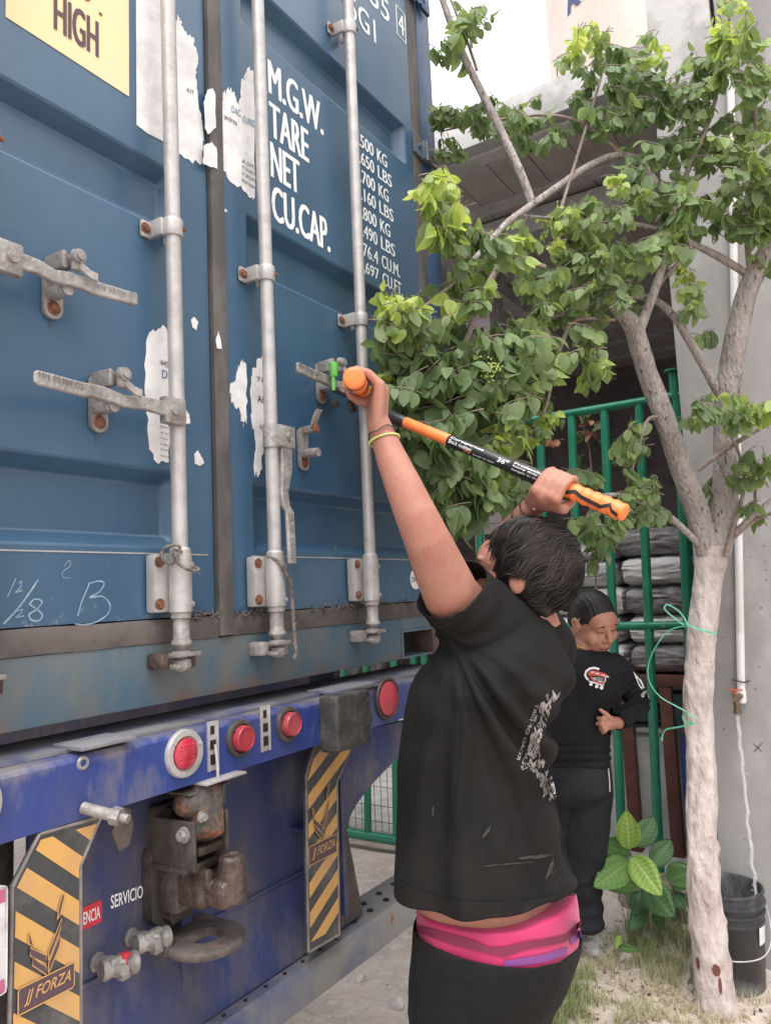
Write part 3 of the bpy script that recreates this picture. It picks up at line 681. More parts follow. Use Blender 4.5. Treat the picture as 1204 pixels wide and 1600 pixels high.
# striped panels
def stripes_panel(pts, Y, dirn, pitch, wd, z_of, lab, lo, hi, text_at, tsc):
    P = [V((p[0], Y, p[1])) for p in pts]; mb = MB(); mb.poly(P, (0, .010, 0)); o = mb.build('striped_panel', [M['panelblk']], TRL); o['label'] = lab
    e = MB(); n = len(P)
    for i in range(n): e.tube([P[i], P[(i+1) % n]], .0035, n=6)
    e.build('panel_edge', M['metedge'], o)
    st = MB(); d = V(dirn).normalized(); nn = V((-d.y, d.x))
    inner = [V(p) for p in pts]; c = sum(inner, V((0, 0)))/n; inner = [c+(p-c)*.93 for p in inner]
    k = lo
    while k < hi:
        poly = inner[:]
        for off, s in ((k, 1), (k+wd, -1)):     # clip the outline to one band
            out_ = []
            for i in range(len(poly)):
                a, b = poly[i], poly[(i+1) % len(poly)]; da, db = s*(a.dot(nn)-off), s*(b.dot(nn)-off)
                if da >= 0: out_.append(a)
                if da*db < 0: out_.append(a.lerp(b, da/(da-db)))
            poly = out_
            if not poly: break
        if len(poly) > 2: st.poly([V((p.x, Y-.0012, p.y)) for p in poly], (0, .0008, 0))
        k += pitch
    st.build('yellow_stripes', M['amber'], o, ang=0)
    # emblem: a chevron of leaf shapes over a framed name
    tx, tz, ang, sc = text_at[0], text_at[1], text_at[2], tsc; ca, sa = cos(ang), sin(ang); YY = Y-.0026
    F2 = lambda u, v: V((tx+(u*ca-v*sa)*sc, YY, tz+(u*sa+v*ca)*sc))
    fr = MB(); fr.poly([F2(-.56, -.22), F2(.52, -.22), F2(.56, -.18), F2(.56, .22), F2(-.52, .22), F2(-.56, .18)], (0, .0006, 0)); fr.build('name_frame', M['brownink'], o, ang=0)
    YY -= .0012; t = MB(); put_text(t, 'JJ FORZA', lambda u, v: F2(-.46+.92*u+.08*v, -.13+.26*v), .012)
    loop = [F2(-.56, -.22), F2(.52, -.22), F2(.56, -.18), F2(.56, .22), F2(-.52, .22), F2(-.56, .18), F2(-.56, -.22)]; t.ribbon(loop, .0022)
    up = lambda u, v: V((tx+u*sc, YY, tz+v*sc))
    shapes = [[(-.02, .38), (-.30, .66), (-.30, .52), (-.02, .24)], [(-.02, .58), (-.34, .84), (-.34, .70), (-.02, .42)], [(.02, .24), (.24, .62), (.26, .84), (.02, .42)], [(.02, .46), (.26, .92), (.30, 1.12), (.02, .62)], [(.20, 1.12), (.26, 1.20), (.36, 1.52), (.30, 1.52), (.22, 1.3)], [(-.36, .90), (-.28, .86), (-.34, 1.06), (-.38, 1.1)]]
    ta = MB(); ta_ = MB()
    for s_ in shapes:
        ta.poly([up(*p) for p in s_], (0, .0006, 0)); 
        t.ribbon([up(*p)+V((0, -.0005, 0)) for p in s_+[s_[0]]], .0016)
    ta.build('emblem', M['brownink'], o, ang=0); t.build('emblem_outline', M['amber'], o, ang=0)
    return o
Y1 = -.072
p1 = [(p.x, p.z) for p in (dp(x, y, Y1) for x, y in ((62, 1303), (158, 1276), (126, 1352), (127, 1640), (14, 1660), (20, 1386)))]
d1a, d1b = dp(22, 1418, Y1), dp(124, 1478, Y1)
stripes_panel(p1, Y1, (d1b.x-d1a.x, d1b.z-d1a.z), .0595, .031, None, 'left striped panel, wider, with chipped yellow tape', .30, 1.9, (dp(72, 1543, Y1).x, dp(72, 1543, Y1).z, radians(0), 0), .092)
Y2 = -.03
p2_ = [(p.x, p.z) for p in (dp(x, y, Y2) for x, y in ((492, 1163), (556, 1152), (526, 1222), (530, 1460), (482, 1488), (478, 1212)))]
d2a, d2b = dp(481, 1282, Y2), dp(524, 1222, Y2)
stripes_panel(p2_, Y2, (d2b.x-d2a.x, d2b.z-d2a.z), .062, .031, None, 'right striped panel, narrower, scraped near the bottom', -1.5, 1.5, (dp(503, 1327, Y2).x, dp(503, 1327, Y2).z, radians(0), 0), .105)
# black post edge behind the right panel
mb = MB(); q = [dp(x, y, .02) for x, y in ((528, 1230), (540, 1290), (566, 1428), (532, 1450))]; mb.poly([(p.x, .018, p.z) for p in q], (0, .05, 0)); mb.build('panel_post', M['grease'], TRL)
# rubber buffer block under the beam end
c0, c1 = dp(523, 1072, -.13), dp(590, 1150, -.13)
mb = MB(); mb.box((c0.x, -.135, 1.218), (c0.x+.165, YB+.001, 1.362), .008)
def bdisp(q, n_):
    e = max(0, q.x-(c0.x+.11))/.055
    return .0015*noise.noise(q*30)+e*(.010*noise.noise(q*34)+.006*noise.noise(q*80)-.006)
o = remesh(mb, 'rubber_buffer', M['blk'], TRL, .0035, 1, disp=bdisp)
# license plate at the left edge
Yl = -.085
a, b = dp(-60, 1330, Yl), dp(11, 1500, Yl); mb = MB(); mb.box((.60, Yl, 1.01), (b.x, Yl+.006, 1.175), .008); pl = mb.build('number_plate', mat('plate_white', (.62, .60, .60), .5, c2=(.45, .42, .41), scale=12), TRL)
mb = MB(); mb.box((.60, Yl-.001, 1.150), (b.x-.004, Yl, 1.170), 0); mb.box((.60, Yl-.001, 1.013), (b.x-.004, Yl, 1.032), 0); mb.build('plate_band', mat('plate_pink', (.40, .10, .19), .5), pl)
# ---------------- tow hook
YH = YP
mb = MB(); A = lambda x, y: (lambda p: (p.x, p.z))(dp(x, y, YH-.03))
pp = [A(*q) for q in ((246, 1262), (282, 1248), (300, 1262), (300, 1430), (250, 1449), (238, 1440), (235, 1340), (243, 1325))]
mb.poly([(x, YH-.03, z) for x, z in pp], (0, .03, 0)); HK = mb.build('hook_plate', M['grease'], TRL)
bv = HK.modifiers.new('b', 'BEVEL'); bv.width = .006; bv.segments = 2; bv.limit_method = 'ANGLE'
hx = dp(300, 1350, -.1).x
mb = MB()
for q in ((263, 1272), (264, 1345), (264, 1388), (264, 1428)):
    p = dp(*q, YH-.03); p.y = YH-.03; mb.cyl(p, p+V((0, -.022, 0)), .019, .018, n=6)
mb.build('hook_bolt', M['hookr'], HK)
hx = 1.17
mb = MB(); mb.box((1.118, -.100, 1.072), (1.130, YH-.03, 1.168), .005); mb.box((1.116, -.075, 1.062), (1.145, YH-.03, 1.074), .003)
mb.box((1.206, -.105, 1.065), (1.217, YH-.03, 1.172), .004)
mb.build('hook_cheek', M['grease'], HK)
mb = MB(); mb.box((1.132, -.03, .968), (1.205, YH-.02, 1.062), .014); mb.build('hook_web', M['grease'], HK)
mb = MB(); mb.box((1.140, -.095, .986), (1.212, .03, 1.052), .012); mb.box((1.150, -.150, .990), (1.222, -.07, 1.046), .016)
mb.cyl((1.190, -.132, 1.0), (1.191, -.134, 1.084), .033, .0275, n=26); mb.cyl((1.191, -.134, 1.084), (1.191, -.134, 1.091), .0275, .023, n=26)
mb.box((1.145, -.11, 1.03), (1.165, .0, 1.068), .006); mb.box((1.205, -.10, 1.03), (1.217, .0, 1.066), .005)
remesh(mb, 'hook_jaw', M['hookr'], HK, .0026, 1, disp=lambda q, n_: .0012*noise.noise(q*40)+.0006*noise.noise(q*130)-(.006 if (q.z > 1.084 and (q.xy-V((1.191, -.134))).length < .015) else 0))
mb = MB(); mb.box((1.134, -.100, 1.096), (1.204, -.02, 1.114), .005, M=Matrix.Translation((0, 0, 0)))
mb.box((1.134, -.085, 1.060), (1.204, -.01, 1.080), .006); mb.build('hook_tongue', M['hookr'], HK)
mb = MB(); RR = Matrix.Translation((1.168, -.075, 1.165)) @ Matrix.Rotation(radians(-24), 4, 'X') @ Matrix.Rotation(radians(22), 4, 'Y')
mb.box((-.030, -.040, -.045), (.030, .030, .062), .012, M=RR); mb.box((-.036, -.030, .020), (.040, .036, .070), .012, M=RR)
mb.sphere((1.150, -.06, 1.195), (.035, .04, .03), seg=14)
remesh(mb, 'hook_latch', mat('rusty_greasy_latch', (.070, .058, .052), .7, .2, c2=(.24, .095, .035), scale=13, lo=.50, hi=.60, bump=.6, bscale=80), HK, .003, 1, disp=lambda q, n_: .0008*noise.noise(q*50)+.0008*noise.noise(q*120))
mb = MB(); mb.box((1.125, -.085, 1.218), (1.24, .02, 1.222), .001); mb.box((1.215, -.09, 1.180), (1.222, .0, 1.222), .002); mb.build('hook_shield', M['grease'], HK)
b = MB(); bolt(b, (1.118, -.075, 1.143), .012, .014, nrm=(-1, 0, 0)); bolt(b, (1.130, -.112, 1.180), .008, .012, False); b.build('bolt', M['cast'], HK)
# safety ring plate
rx, rz = 1.198, .893
mb = MB(); rings = []; n = 36
for (rr, dz) in ((.082, 0), (.086, .006), (.086, .014), (.082, .018), (.038, .018), (.036, .014), (.036, .004), (.038, 0)):
    rings.append([V((rx+cos(2*pi*i/n)*rr, -.045+sin(2*pi*i/n)*rr, rz+dz)) for i in range(n)])
rings.append(rings[0]); loft(mb, rings, closed=False)
mb.box((rx-.085, -.02, rz+.0005), (rx+.085, YP+.002, rz+.0175), .003); mb.build('safety_ring', mat('dusty_ring_steel', (.13, .105, .095), .7, .2, c2=(.075, .06, .055), scale=14, bump=.4, bscale=60, c3=(.22, .10, .06), s3=20, lo3=.60, hi3=.72), TRL, ang=50)
# ---------------- air couplings
def coupling(p, m, tint):
    K = .60; c = dp(*p, YP); c.y = YP
    mb = MB(); d = V((.15, -1, -.05)).normalized()
    mb.lathe(c, d, [(h*K, q*K) for h, q in ((0, .030), (.01, .032), (.014, .024), (.05, .024), (.054, .030), (.075, .031), (.08, .022))], 8)
    e = c+d*.052; s = V((1, -.25, -.10)).normalized()
    mb.lathe(e-s*.030, s, [(h*K, q*K) for h, q in ((0, .0), (0, .030), (.014, .034), (.034, .028), (.050, .031), (.066, .038), (.078, .030), (.090, .022), (.105, .036), (.118, .036), (.120, .014))], 20)
    mb.box(e-V((.02, .014, -.008)), e+V((.012, -.002, .022)), .004); mb.box(e+V((-.002, -.02, -.024)), e+V((.020, .0, -.010)), .004)
    mb.cyl(e+V((-.002, -.012, 0)), e+V((-.002, -.030, 0)), .012, .010, n=16)
    o = mb.build('air_coupling', M['cast'], TRL, ang=40)
    t = MB(); t.lathe(e-s*.030+s*.040, s, [(0, .0205), (.003, .0225), (.006, .0205)] , 20); t.box(e+V((.004, -.018, .014)), e+V((.020, -.004, .024)), .002)
    t.build('coupling_seal', tint, o)
coupling((150, 1502), None, M['redsign']); coupling((203, 1463), None, M['cast'])
mb = MB(); r = random.Random(61)
for i in range(46):
    x = r.uniform(.8, 2.3); z = r.choice([r.uniform(1.60, 1.74), r.uniform(1.93, 2.48), r.uniform(1.6, 2.4), r.uniform(2.66, 3.15)]); a = r.uniform(-.9, .9)+(pi/2 if r.random() < .4 else 0); l = r.uniform(.01, .06)
    if 1.27 < x < 1.35 or abs(z-2.56) < .09 or abs(z-1.825) < .1: continue
    mb.ribbon([(x, -.0009, z), (x+cos(a)*l*.5, -.0009, z+sin(a)*l*.5+r.uniform(-.002, .002)), (x+cos(a)*l, -.0009, z+sin(a)*l)], r.uniform(.0005, .0012))
mb.build('paint_scratches', mat('paint_scratch', (.11, .19, .27), .6, c2=(.20, .25, .29), scale=30), DL, ang=0)
mb = MB()       # rust runs below bolts
for x, z in ((1.0955, 1.603), (1.405, 1.603), (1.832, 1.603), (1.0955, 2.448), (1.395, 2.448), (.862, 2.19), (.966, 1.98), (1.722, 2.18), (1.629, 1.97), (2.0, 1.62), (1.78, 1.61), (2.2, 1.615)):
    l = r.uniform(.02, .045) if z > 1.65 else r.uniform(.008, .016); w2 = r.uniform(.003, .006)
    mb.poly([(x-w2, -.0007, z), (x+w2, -.0007, z), (x+w2*.6, -.0007, z-l*.5), (x+w2*.15, -.0007, z-l), (x-w2*.5, -.0007, z-l*.6)])
mb.build('rust_runs', mat('rust_run', (.085, .075, .075), .8, c2=(.05, .09, .13), scale=50, lo=.4, hi=.6), DL, ang=0)
# scraped mouldy patches on the right door
for L, sd_ in (([(455, 865), (462, 868), (464, 905), (459, 898)], 22), ([(520, 858), (526, 856), (530, 870), (523, 872)], 25)):
    sheet('paint_scrape', jag(px(L), .004, 5, sd_, 1.5), mat('mouldy_scrape', (.040, .095, .14), .7, c2=(.09, .12, .11), scale=30, lo=.46, hi=.62), DR, y=-.0006)
# ---------------- rope scraps
def rope(name, pts, r0, label, grp=None):
    mb = MB(); P = [V(p) for p in pts]; sm = []
    for i in range(len(P)-1):
        p0, p1, p2, p3 = P[max(i-1, 0)], P[i], P[i+1], P[min(i+2, len(P)-1)]
        for k in range(8):
            t = k/8; sm.append(.5*((2*p1)+(p2-p0)*t+(2*p0-5*p1+4*p2-p3)*t*t+(3*p1-p0-3*p2+p3)*t**3))
    sm.append(P[-1])
    for ph in range(3):
        q = []
        for i, p in enumerate(sm):
            d = (sm[min(i+1, len(sm)-1)]-sm[max(i-1, 0)]).normalized(); X = d.orthogonal().normalized(); Y = d.cross(X); a = i*.9+ph*2.1
            q.append(p+X*cos(a)*r0*.6+Y*sin(a)*r0*.6)
        mb.tube(q, r0*.62, n=6)
    r = random.Random(len(P))
    for i in range(26):
        p = sm[r.randrange(len(sm))]; mb.tube([p, p+V((r.uniform(-.012, .012), r.uniform(-.01, .0), r.uniform(-.012, .006)))], [.0008, .0004], n=4)
    return tag(mb.build(name, M['rope'], None, ang=60), label, 'rope', grp)
x = 1.1359; cz = 1.70
rope('rope', [(x-.045+(.0), -.045, 1.718), (x-.042, -.06, 1.735), (x-.028, -.085, 1.735), (x-.030, -.078, 1.705), (x-.020, -.09, 1.690), (x+.005, -.092, 1.683), (x+.028, -.082, 1.686), (x+.038, -.06, 1.692), (x+.034, -.035, 1.704), (x+.022, -.025, 1.715)], .0035, 'loop of dirty rope tied round the leftmost rod foot')
rope('rope', [(x-.047, -.05, 1.725), (x-.05, -.06, 1.705), (x-.035, -.075, 1.700), (x-.040, -.078, 1.728), (x-.022, -.085, 1.722)], .003, 'short knotted rope end beside the loop on the leftmost rod foot')
x = 1.4446
rope('rope', [(x-.022, -.05, 1.722), (x-.015, -.082, 1.705), (x+.002, -.088, 1.675), (x+.018, -.086, 1.655), (x+.03, -.08, 1.62), (x+.034, -.08, 1.57), (x+.036, -.08, 1.52), (x+.034, -.085, 1.478), (x+.02, -.09, 1.468)], .0045, 'frayed rope hanging down over the middle rod foot')
x = 1.4446
# ================================================================ setting
M['soil'] = mat('pale_dusty_soil', (.50, .425, .375), .95, c2=(.40, .33, .285), scale=3, lo=.4, hi=.65, c3=(.58, .51, .46), s3=14, lo3=.5, hi3=.68, bump=1.6, bscale=22)
M['conc'] = mat('grey_concrete_wall', (.325, .312, .305), .85, c2=(.24, .23, .225), scale=1.6, lo=.38, hi=.66, c3=(.38, .37, .365), s3=5, lo3=.5, hi3=.7, bump=.12, bscale=35, stretch=(1, 1, .6))
M['conc2'] = mat('pale_concrete', (.50, .49, .48), .9, c2=(.36, .35, .34), scale=5, bump=.3, bscale=20)
M['soffit'] = mat('brownish_block_soffit', (.56, .48, .45), .9, c2=(.46, .39, .36), scale=4, bump=.2, bscale=30)
M['beamc'] = mat('grey_joist', (.62, .59, .57), .9, c2=(.50, .48, .46), scale=6, bump=.2)
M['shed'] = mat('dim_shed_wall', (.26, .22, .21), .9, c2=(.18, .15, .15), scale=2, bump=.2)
M['fgreen'] = mat('green_gloss_paint', (.012, .15, .085), .32, c2=(.02, .19, .11), scale=7, c3=(.22, .25, .22), s3=26, lo3=.66, hi3=.76, bump=.08, bscale=60, amt3=.7)
M['brown'] = mat('brown_paint', (.10, .032, .026), .5, c2=(.14, .05, .04), scale=9, c3=(.45, .40, .38), s3=50, lo3=.7, hi3=.74)
M['wire'] = mat('dark_green_wire', (.03, .05, .045), .5)
M['bagw'] = mat('silver_plastic_bag', (.66, .65, .65), .33, c2=(.32, .31, .32), scale=5, lo=.45, hi=.62, bump=.9, bscale=16, stretch=(1, .5, 2))
M['bagd'] = mat('black_stretch_wrap', (.30, .285, .29), .25, c2=(.10, .09, .10), scale=6, lo=.42, hi=.6, bump=1.0, bscale=22, stretch=(1, .6, 2.4))
M['pvc'] = mat('white_pvc_pipe', (.72, .70, .69), .35, c2=(.60, .57, .54), scale=6)
M['tank'] = mat('beige_tank', (.40, .335, .29), .6, c2=(.44, .375, .33), scale=2)
M['tub'] = mat('pale_grey_tub', (.48, .49, .50), .5, c2=(.38, .39, .40), scale=3)
M['limed'] = mat('limewashed_bark', (.56, .49, .46), .95, c2=(.36, .30, .275), scale=13, lo=.42, hi=.66, c3=(.17, .12, .10), s3=30, lo3=.62, hi3=.72, bump=1.6, bscale=38, stretch=(1, 1, .5))
M['bark'] = mat('grey_bark', (.27, .235, .22), .95, c2=(.38, .34, .32), scale=16, lo=.42, hi=.6, c3=(.09, .07, .062), s3=60, lo3=.56, hi3=.66, bump=1.6, bscale=70, stretch=(1, 1, .45))
M['twig'] = mat('brown_twig', (.20, .155, .13), .85, c2=(.30, .24, .21), scale=20, bump=.6, bscale=90)
M['bucket'] = mat('dusty_black_bucket', (.028, .03, .034), .42, c2=(.12, .125, .13), scale=7, lo=.48, hi=.74, c3=(.26, .26, .25), s3=4, lo3=.6, hi3=.8, zfade=(.18, 0, .2), stretch=(1, 1, .6))
def leafmat(name, ramp, rough=.42, tr=.3, veins=False):
    m = bpy.data.materials.new(name); m.use_nodes = True; n = m.node_tree; N, L = n.nodes, n.links; b = N['Principled BSDF']; o = N['Material Output']
    at = N.new('ShaderNodeAttribute'); at.attribute_name = 'tint'; cr_ = N.new('ShaderNodeValToRGB'); L.new(at.outputs['Fac'], cr_.inputs[0])
    e = cr_.color_ramp.elements; e[0].position = ramp[0][0]; e[0].color = (*ramp[0][1], 1); e[1].position = ramp[-1][0]; e[1].color = (*ramp[-1][1], 1)
    for p, c in ramp[1:-1]: x = e.new(p); x.color = (*c, 1)
    t = N.new('ShaderNodeTexNoise'); t.inputs['Scale'].default_value = 60; t.inputs['Detail'].default_value = 3
    hv = N.new('ShaderNodeHueSaturation'); mr = N.new('ShaderNodeMapRange'); mr.inputs[3].default_value = .75; mr.inputs[4].default_value = 1.25; L.new(t.outputs[0], mr.inputs[0]); L.new(mr.outputs[0], hv.inputs['Value']); L.new(cr_.outputs[0], hv.inputs['Color'])
    L.new(hv.outputs[0], b.inputs['Base Color']); b.inputs['Roughness'].default_value = rough; b.inputs['Specular IOR Level'].default_value = .45
    ts = N.new('ShaderNodeBsdfTranslucent'); g = N.new('ShaderNodeHueSaturation'); g.inputs['Saturation'].default_value = 1.15; g.inputs['Value'].default_value = 1.5; g.inputs['Hue'].default_value = .485
    L.new(hv.outputs[0], g.inputs['Color']); L.new(g.outputs[0], ts.inputs[0]); mx = N.new('ShaderNodeMixShader'); mx.inputs[0].default_value = tr
    L.new(b.outputs[0], mx.inputs[1]); L.new(ts.outputs[0], mx.inputs[2]); L.new(mx.outputs[0], o.inputs[0]); return m
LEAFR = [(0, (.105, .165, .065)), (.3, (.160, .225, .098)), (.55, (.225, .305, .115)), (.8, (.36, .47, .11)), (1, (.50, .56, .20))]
M['leaf'] = leafmat('tree_leaf', LEAFR, .5, .42)
M['bigleaf'] = leafmat('broad_leaf', [(0, (.055, .12, .06)), (.5, (.15, .28, .08)), (.8, (.30, .45, .10)), (1, (.55, .62, .30))], .45, .25)
M['grass'] = leafmat('grass_blade', [(0, (.16, .22, .08)), (.5, (.36, .37, .20)), (1, (.62, .54, .42))], .7, .25)
# ground: one sheet, finer near the camera, slightly uneven
def gh(x, y): 
    k = max(0, 1-((x-3.9)**2/.35+(y+.25)**2/.5)); b = .10*k*k
    return b + .012*noise.noise(V((x*1.6, y*1.6, 0))) + .006*noise.noise(V((x*6, y*6, 3))) + .003*noise.noise(V((x*17, y*17, 5)))
xs = [-120, -40, -15, -6, -2] + [ -1+.045*i for i in range(160)] + [6.6, 8, 12, 25, 60, 150]
ys = [-120, -40, -15, -6, -3] + [-2.4+.045*i for i in range(150)] + [4.6, 6, 9, 15, 30, 60, 150]
mb = MB(); n = len(xs); mb.add([(x, y, gh(x, y) if -1 <= x <= 6.2 and -2.5 <= y <= 4.3 else 0) for y in ys for x in xs], [(j*n+i, j*n+i+1, (j+1)*n+i+1, (j+1)*n+i) for j in range(len(ys)-1) for i in range(n-1)])
tag(mb.build('ground', M['soil'], None, ang=80), kind='structure')
mb = MB(); mb.box((4.35, -5, -.2), (9.3, 6, .035)); tag(mb.build('floor_slab', M['conc2'], None), kind='structure')
# ---------------------------------------------------------------- shed
SH = empty('shed', (6.5, 1, 0), 'open concrete shed with a sloping view of its block and joist ceiling', 'shed')
mb = MB(); mb.box((4.0, -4, 4.30), (9.5, 4.5, 4.46)); mb.build('roof_slab', M['conc2'], SH)
mb = MB(); r = random.Random(2)
for i in range(9):            # hollow blocks between joists, seen from below
    x0 = 4.10+i*.60
    for j in range(34):
        y0 = -4+j*.25; h = r.uniform(0, .004); mb.box((x0+.05, y0, 4.262+h), (x0+.595, y0+.243, 4.299))
mb.build('ceiling_block', M['soffit'], SH)['kind'] = 'stuff'
for i in range(9):
    x0 = 4.10+i*.60; mb = MB(); mb.box((x0-.055, -4, 4.245), (x0+.045, 4.5, 4.298)); mb.build('ceiling_joist', M['beamc'], SH)
mb = MB(); mb.box((3.94, -4, 4.262), (4.04, 4.5, 4.47), .006); mb.build('roof_edge', M['conc2'], SH)
mb = MB(); mb.box((4.85, -4, 4.08), (4.99, 4.5, 4.245)); mb.build('roof_beam', M['beamc'], SH)
mb = MB(); mb.box((7.0, .55, 4.06), (7.16, .55+.01, 4.24)); mb.box((5.0, 1.15, 4.12), (9.3, 1.3, 4.243)); mb.build('cross_beam', M['beamc'], SH)
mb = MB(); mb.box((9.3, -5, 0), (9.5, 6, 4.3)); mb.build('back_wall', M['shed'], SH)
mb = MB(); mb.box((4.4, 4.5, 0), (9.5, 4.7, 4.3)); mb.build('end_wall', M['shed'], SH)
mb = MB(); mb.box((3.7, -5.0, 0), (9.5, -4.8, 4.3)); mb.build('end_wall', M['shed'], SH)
# pillar of pierced blocks
PB = empty('block_pillar', (4.75, .78, 0), 'dim pillar of pierced concrete blocks behind the arm and the truck', 'pillar')
mb = MB(); 
for k in range(18):
    z = .04+k*.2; yb = .70
    for a, b in (((4.55, yb, z), (4.60, yb+.2, z+.05)), ((4.55, yb, z+.13), (4.60, yb+.2, z+.197)), ((4.55, yb, z+.05), (4.60, yb+.05, z+.13)), ((4.55, yb+.13, z+.05), (4.60, yb+.2, z+.13))): mb.box(a, b)
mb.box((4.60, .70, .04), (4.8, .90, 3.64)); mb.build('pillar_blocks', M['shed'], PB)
# rough wall, columns above it
XW = 3.585; YW = fx(1068, 700, XW).y
WL = empty('concrete_wall', (XW+.1, -2.3, 0), 'smooth grey concrete wall behind the tree, the tap and the bucket', 'wall')
mb = MB(); mb.box((XW, -6, -.1), (XW+.18, YW, 3.97), 0); mb.build('wall_body', M['conc'], WL)
c1 = fx(1110, 40, XW).y
mb = MB(); mb.box((XW-.004, c1, 3.97), (XW+.2, YW+.002, 5.2), .006); mb.build('wall_column', M['conc2'], WL)
mb = MB(); mb.box((XW-.003, -6, 3.97), (XW+.2, fx(1117, 40, XW).y, 5.2), .006); mb.build('wall_column', M['conc'], WL)
mb = MB(); r = random.Random(9)     # nail holes and smears
for i in range(16):
    p = fx(r.uniform(1120, 1204), r.uniform(850, 1350), XW-.002); p.x = XW-.0006; mb.cyl(p, p+V((-.0012, 0, 0)), r.uniform(.002, .005), n=8)
p = fx(1183, 1168, XW); 
for a, b in (((-.018, .02), (.016, -.02)), ((.018, .016), (-.014, -.018))): mb.ribbon([V((XW-.001, p.y+a[0], p.z+a[1])), V((XW-.001, p.y, p.z)), V((XW-.001, p.y+b[0], p.z+b[1]))], .006, (-1, 0, 0))
mb.build('wall_mark', mat('wall_stain', (.16, .14, .13), .9), WL, ang=0)
# water tank on the roof
TK = empty('water_tank', (5.8+.55, -.2, 4.46), 'large beige water tank with dark blue lettering on the shed roof', 'water tank')
ty = fx(868, 60, 6.4).y; tr_ = .86; tcy = ty-tr_*.98; TX = 6.35
mb = MB(); mb.lathe((TX, tcy, 4.46), (0, 0, 1), [(0, 0), (0, tr_*.98), (.05, tr_), (.6, tr_), (.62, tr_*1.012), (.68, tr_*1.012), (.70, tr_), (2.3, tr_), (2.5, tr_*.85), (2.7, tr_*.5), (2.75, .28), (2.85, .28), (2.86, 0)], 64); mb.build('tank_body', M['tank'], TK)
mb = MB(); a = pt(882, 26, 6.0); b = pt(952, 4, 5.8); org = CAM
cyl_ = [(TX, tcy)]
def oncyl(p, off=.004):         # slides a point along its line to the tank's side
    d = (p-CAM); A_ = d.x**2+d.y**2; B_ = 2*((CAM.x-TX)*d.x+(CAM.y-tcy)*d.y); C_ = (CAM.x-TX)**2+(CAM.y-tcy)**2-(tr_+off)**2
    t = (-B_-sqrt(max(0, B_*B_-4*A_*C_)))/(2*A_); return CAM+d*t
uv, fs = text_geo('Rotoplas', .03)
z0 = oncyl(pt(884, 26, 6)).z
def wrapt(u, v):
    a0 = atan2(oncyl(pt(884, 20, 6)).y-tcy, oncyl(pt(884, 20, 6)).x-TX); ang_ = a0+ .94*u/ (tr_) * 1.0
    return V((TX+cos(ang_)*(tr_+.004), tcy+sin(ang_)*(tr_+.004), z0-.055+.20*v+.02*u))
mb.add([wrapt(u+.04*v, v) for u, v in uv], fs); mb.build('tank_lettering', mat('navy_lettering', (.02, .03, .12), .5), TK, ang=0)
# ---------------------------------------------------------------- green fence
XF = 4.1
FN = empty('green_fence', (XF, .5, 0), 'green painted steel tube fence with three rails between the truck and the shed', 'fence')
yl = [-.72, -.525, -.325, -.138, .048, .235, .435, .635, .835, 1.035, 1.18, 1.325, 1.54, 1.72, 1.95, 2.15]
for i, y in enumerate(yl):
    big = i in (1,); mb = MB(); zr = 2.3 if y < 1.1 else .3; y_ = lambda z: y-.034*(z-zr)
    mb.cyl((XF, y_(.09), .09), (XF, y_(2.56 if y < 1.1 else 2.2), 2.56 if y < 1.1 else 2.2), .030 if big else .024, n=18); mb.build('fence_post', M['fgreen'], FN)
for z, y1 in ((2.575, 1.1), (1.385, 1.1), (.085, 2.3)):
    mb = MB(); mb.cyl((XF-.004, -.8, z), (XF-.004, y1, z), .0235 if z > .5 else .03, n=18); mb.build('fence_rail', M['fgreen'], FN)
mb = MB(); mb.cyl((XF, -.525, 2.56), (XF, -.525, 2.70), .03); mb.lathe((XF, -.525, 2.70), (0, 0, 1), [(0, .03), (.005, .05), (.015, .05), (.02, 0)]); mb.box((XF-.02, -.50, 2.585), (XF+.02, -.40, 2.60)); mb.build('fence_hinge', M['fgreen'], FN)
p = fx(1035, 978, XF-.03); mb = MB(); mb.cyl((XF-.03, p.y, 1.385), (XF-.024, p.y, 1.385), .007, n=6); mb.build('bolt', M['cast'], FN)
MF = empty('wire_mesh_panel', (XF+.1, 1.5, 0), 'low welded wire mesh panel with bent horizontal wires behind the fence', 'mesh panel')
mb = MB(); XM = XF+.09
for k in range(26):
    y = 1.08+k*.052; mb.tube([(XM, y, .09), (XM, y, .50), (XM-.0, y, .52), (XM-.03, y-.02, .565), (XM, y, .61), (XM, y, 1.25)], .0022, n=5)
for z in (.15, .25, .37, .50, .565, .61, .98, 1.08): mb.cyl((XM-(.03 if z == .565 else 0), 1.05, z), (XM-(.03 if z == .565 else 0), 2.42, z), .0022, n=5)
mb.build('wire_grid', M['wire'], MF)
# pale low wall with tyres
mb = MB(); mb.box((5.6, 1.1, 0), (5.75, 4.4, .74), .01); tag(mb.build('low_wall', mat('pale_low_wall', (.60, .59, .57), .9, c2=(.5, .48, .46), scale=4), None), 'low pale wall standing behind the wire mesh panel', 'wall')
for i, (y, s, lb) in enumerate(((2.42, 1, 'old tyre seen end-on, nearest the striped panel'), (2.66, 1.02, 'old tyre leaning second on the low pale wall'))):
    mb = MB(); mb.lathe((5.66, y-.09, .74+.155), (0, 1, 0), [(0, .07), (0, .12), (.03, .153), (.06, .155), (.12, .155), (.15, .15), (.18, .12), (.18, .07), (.15, .065), (.03, .065), (0, .07)], 30); tag(mb.build('tyre', M['blk'], None, ang=60), lb, 'tyre', 'tyres on the low wall')
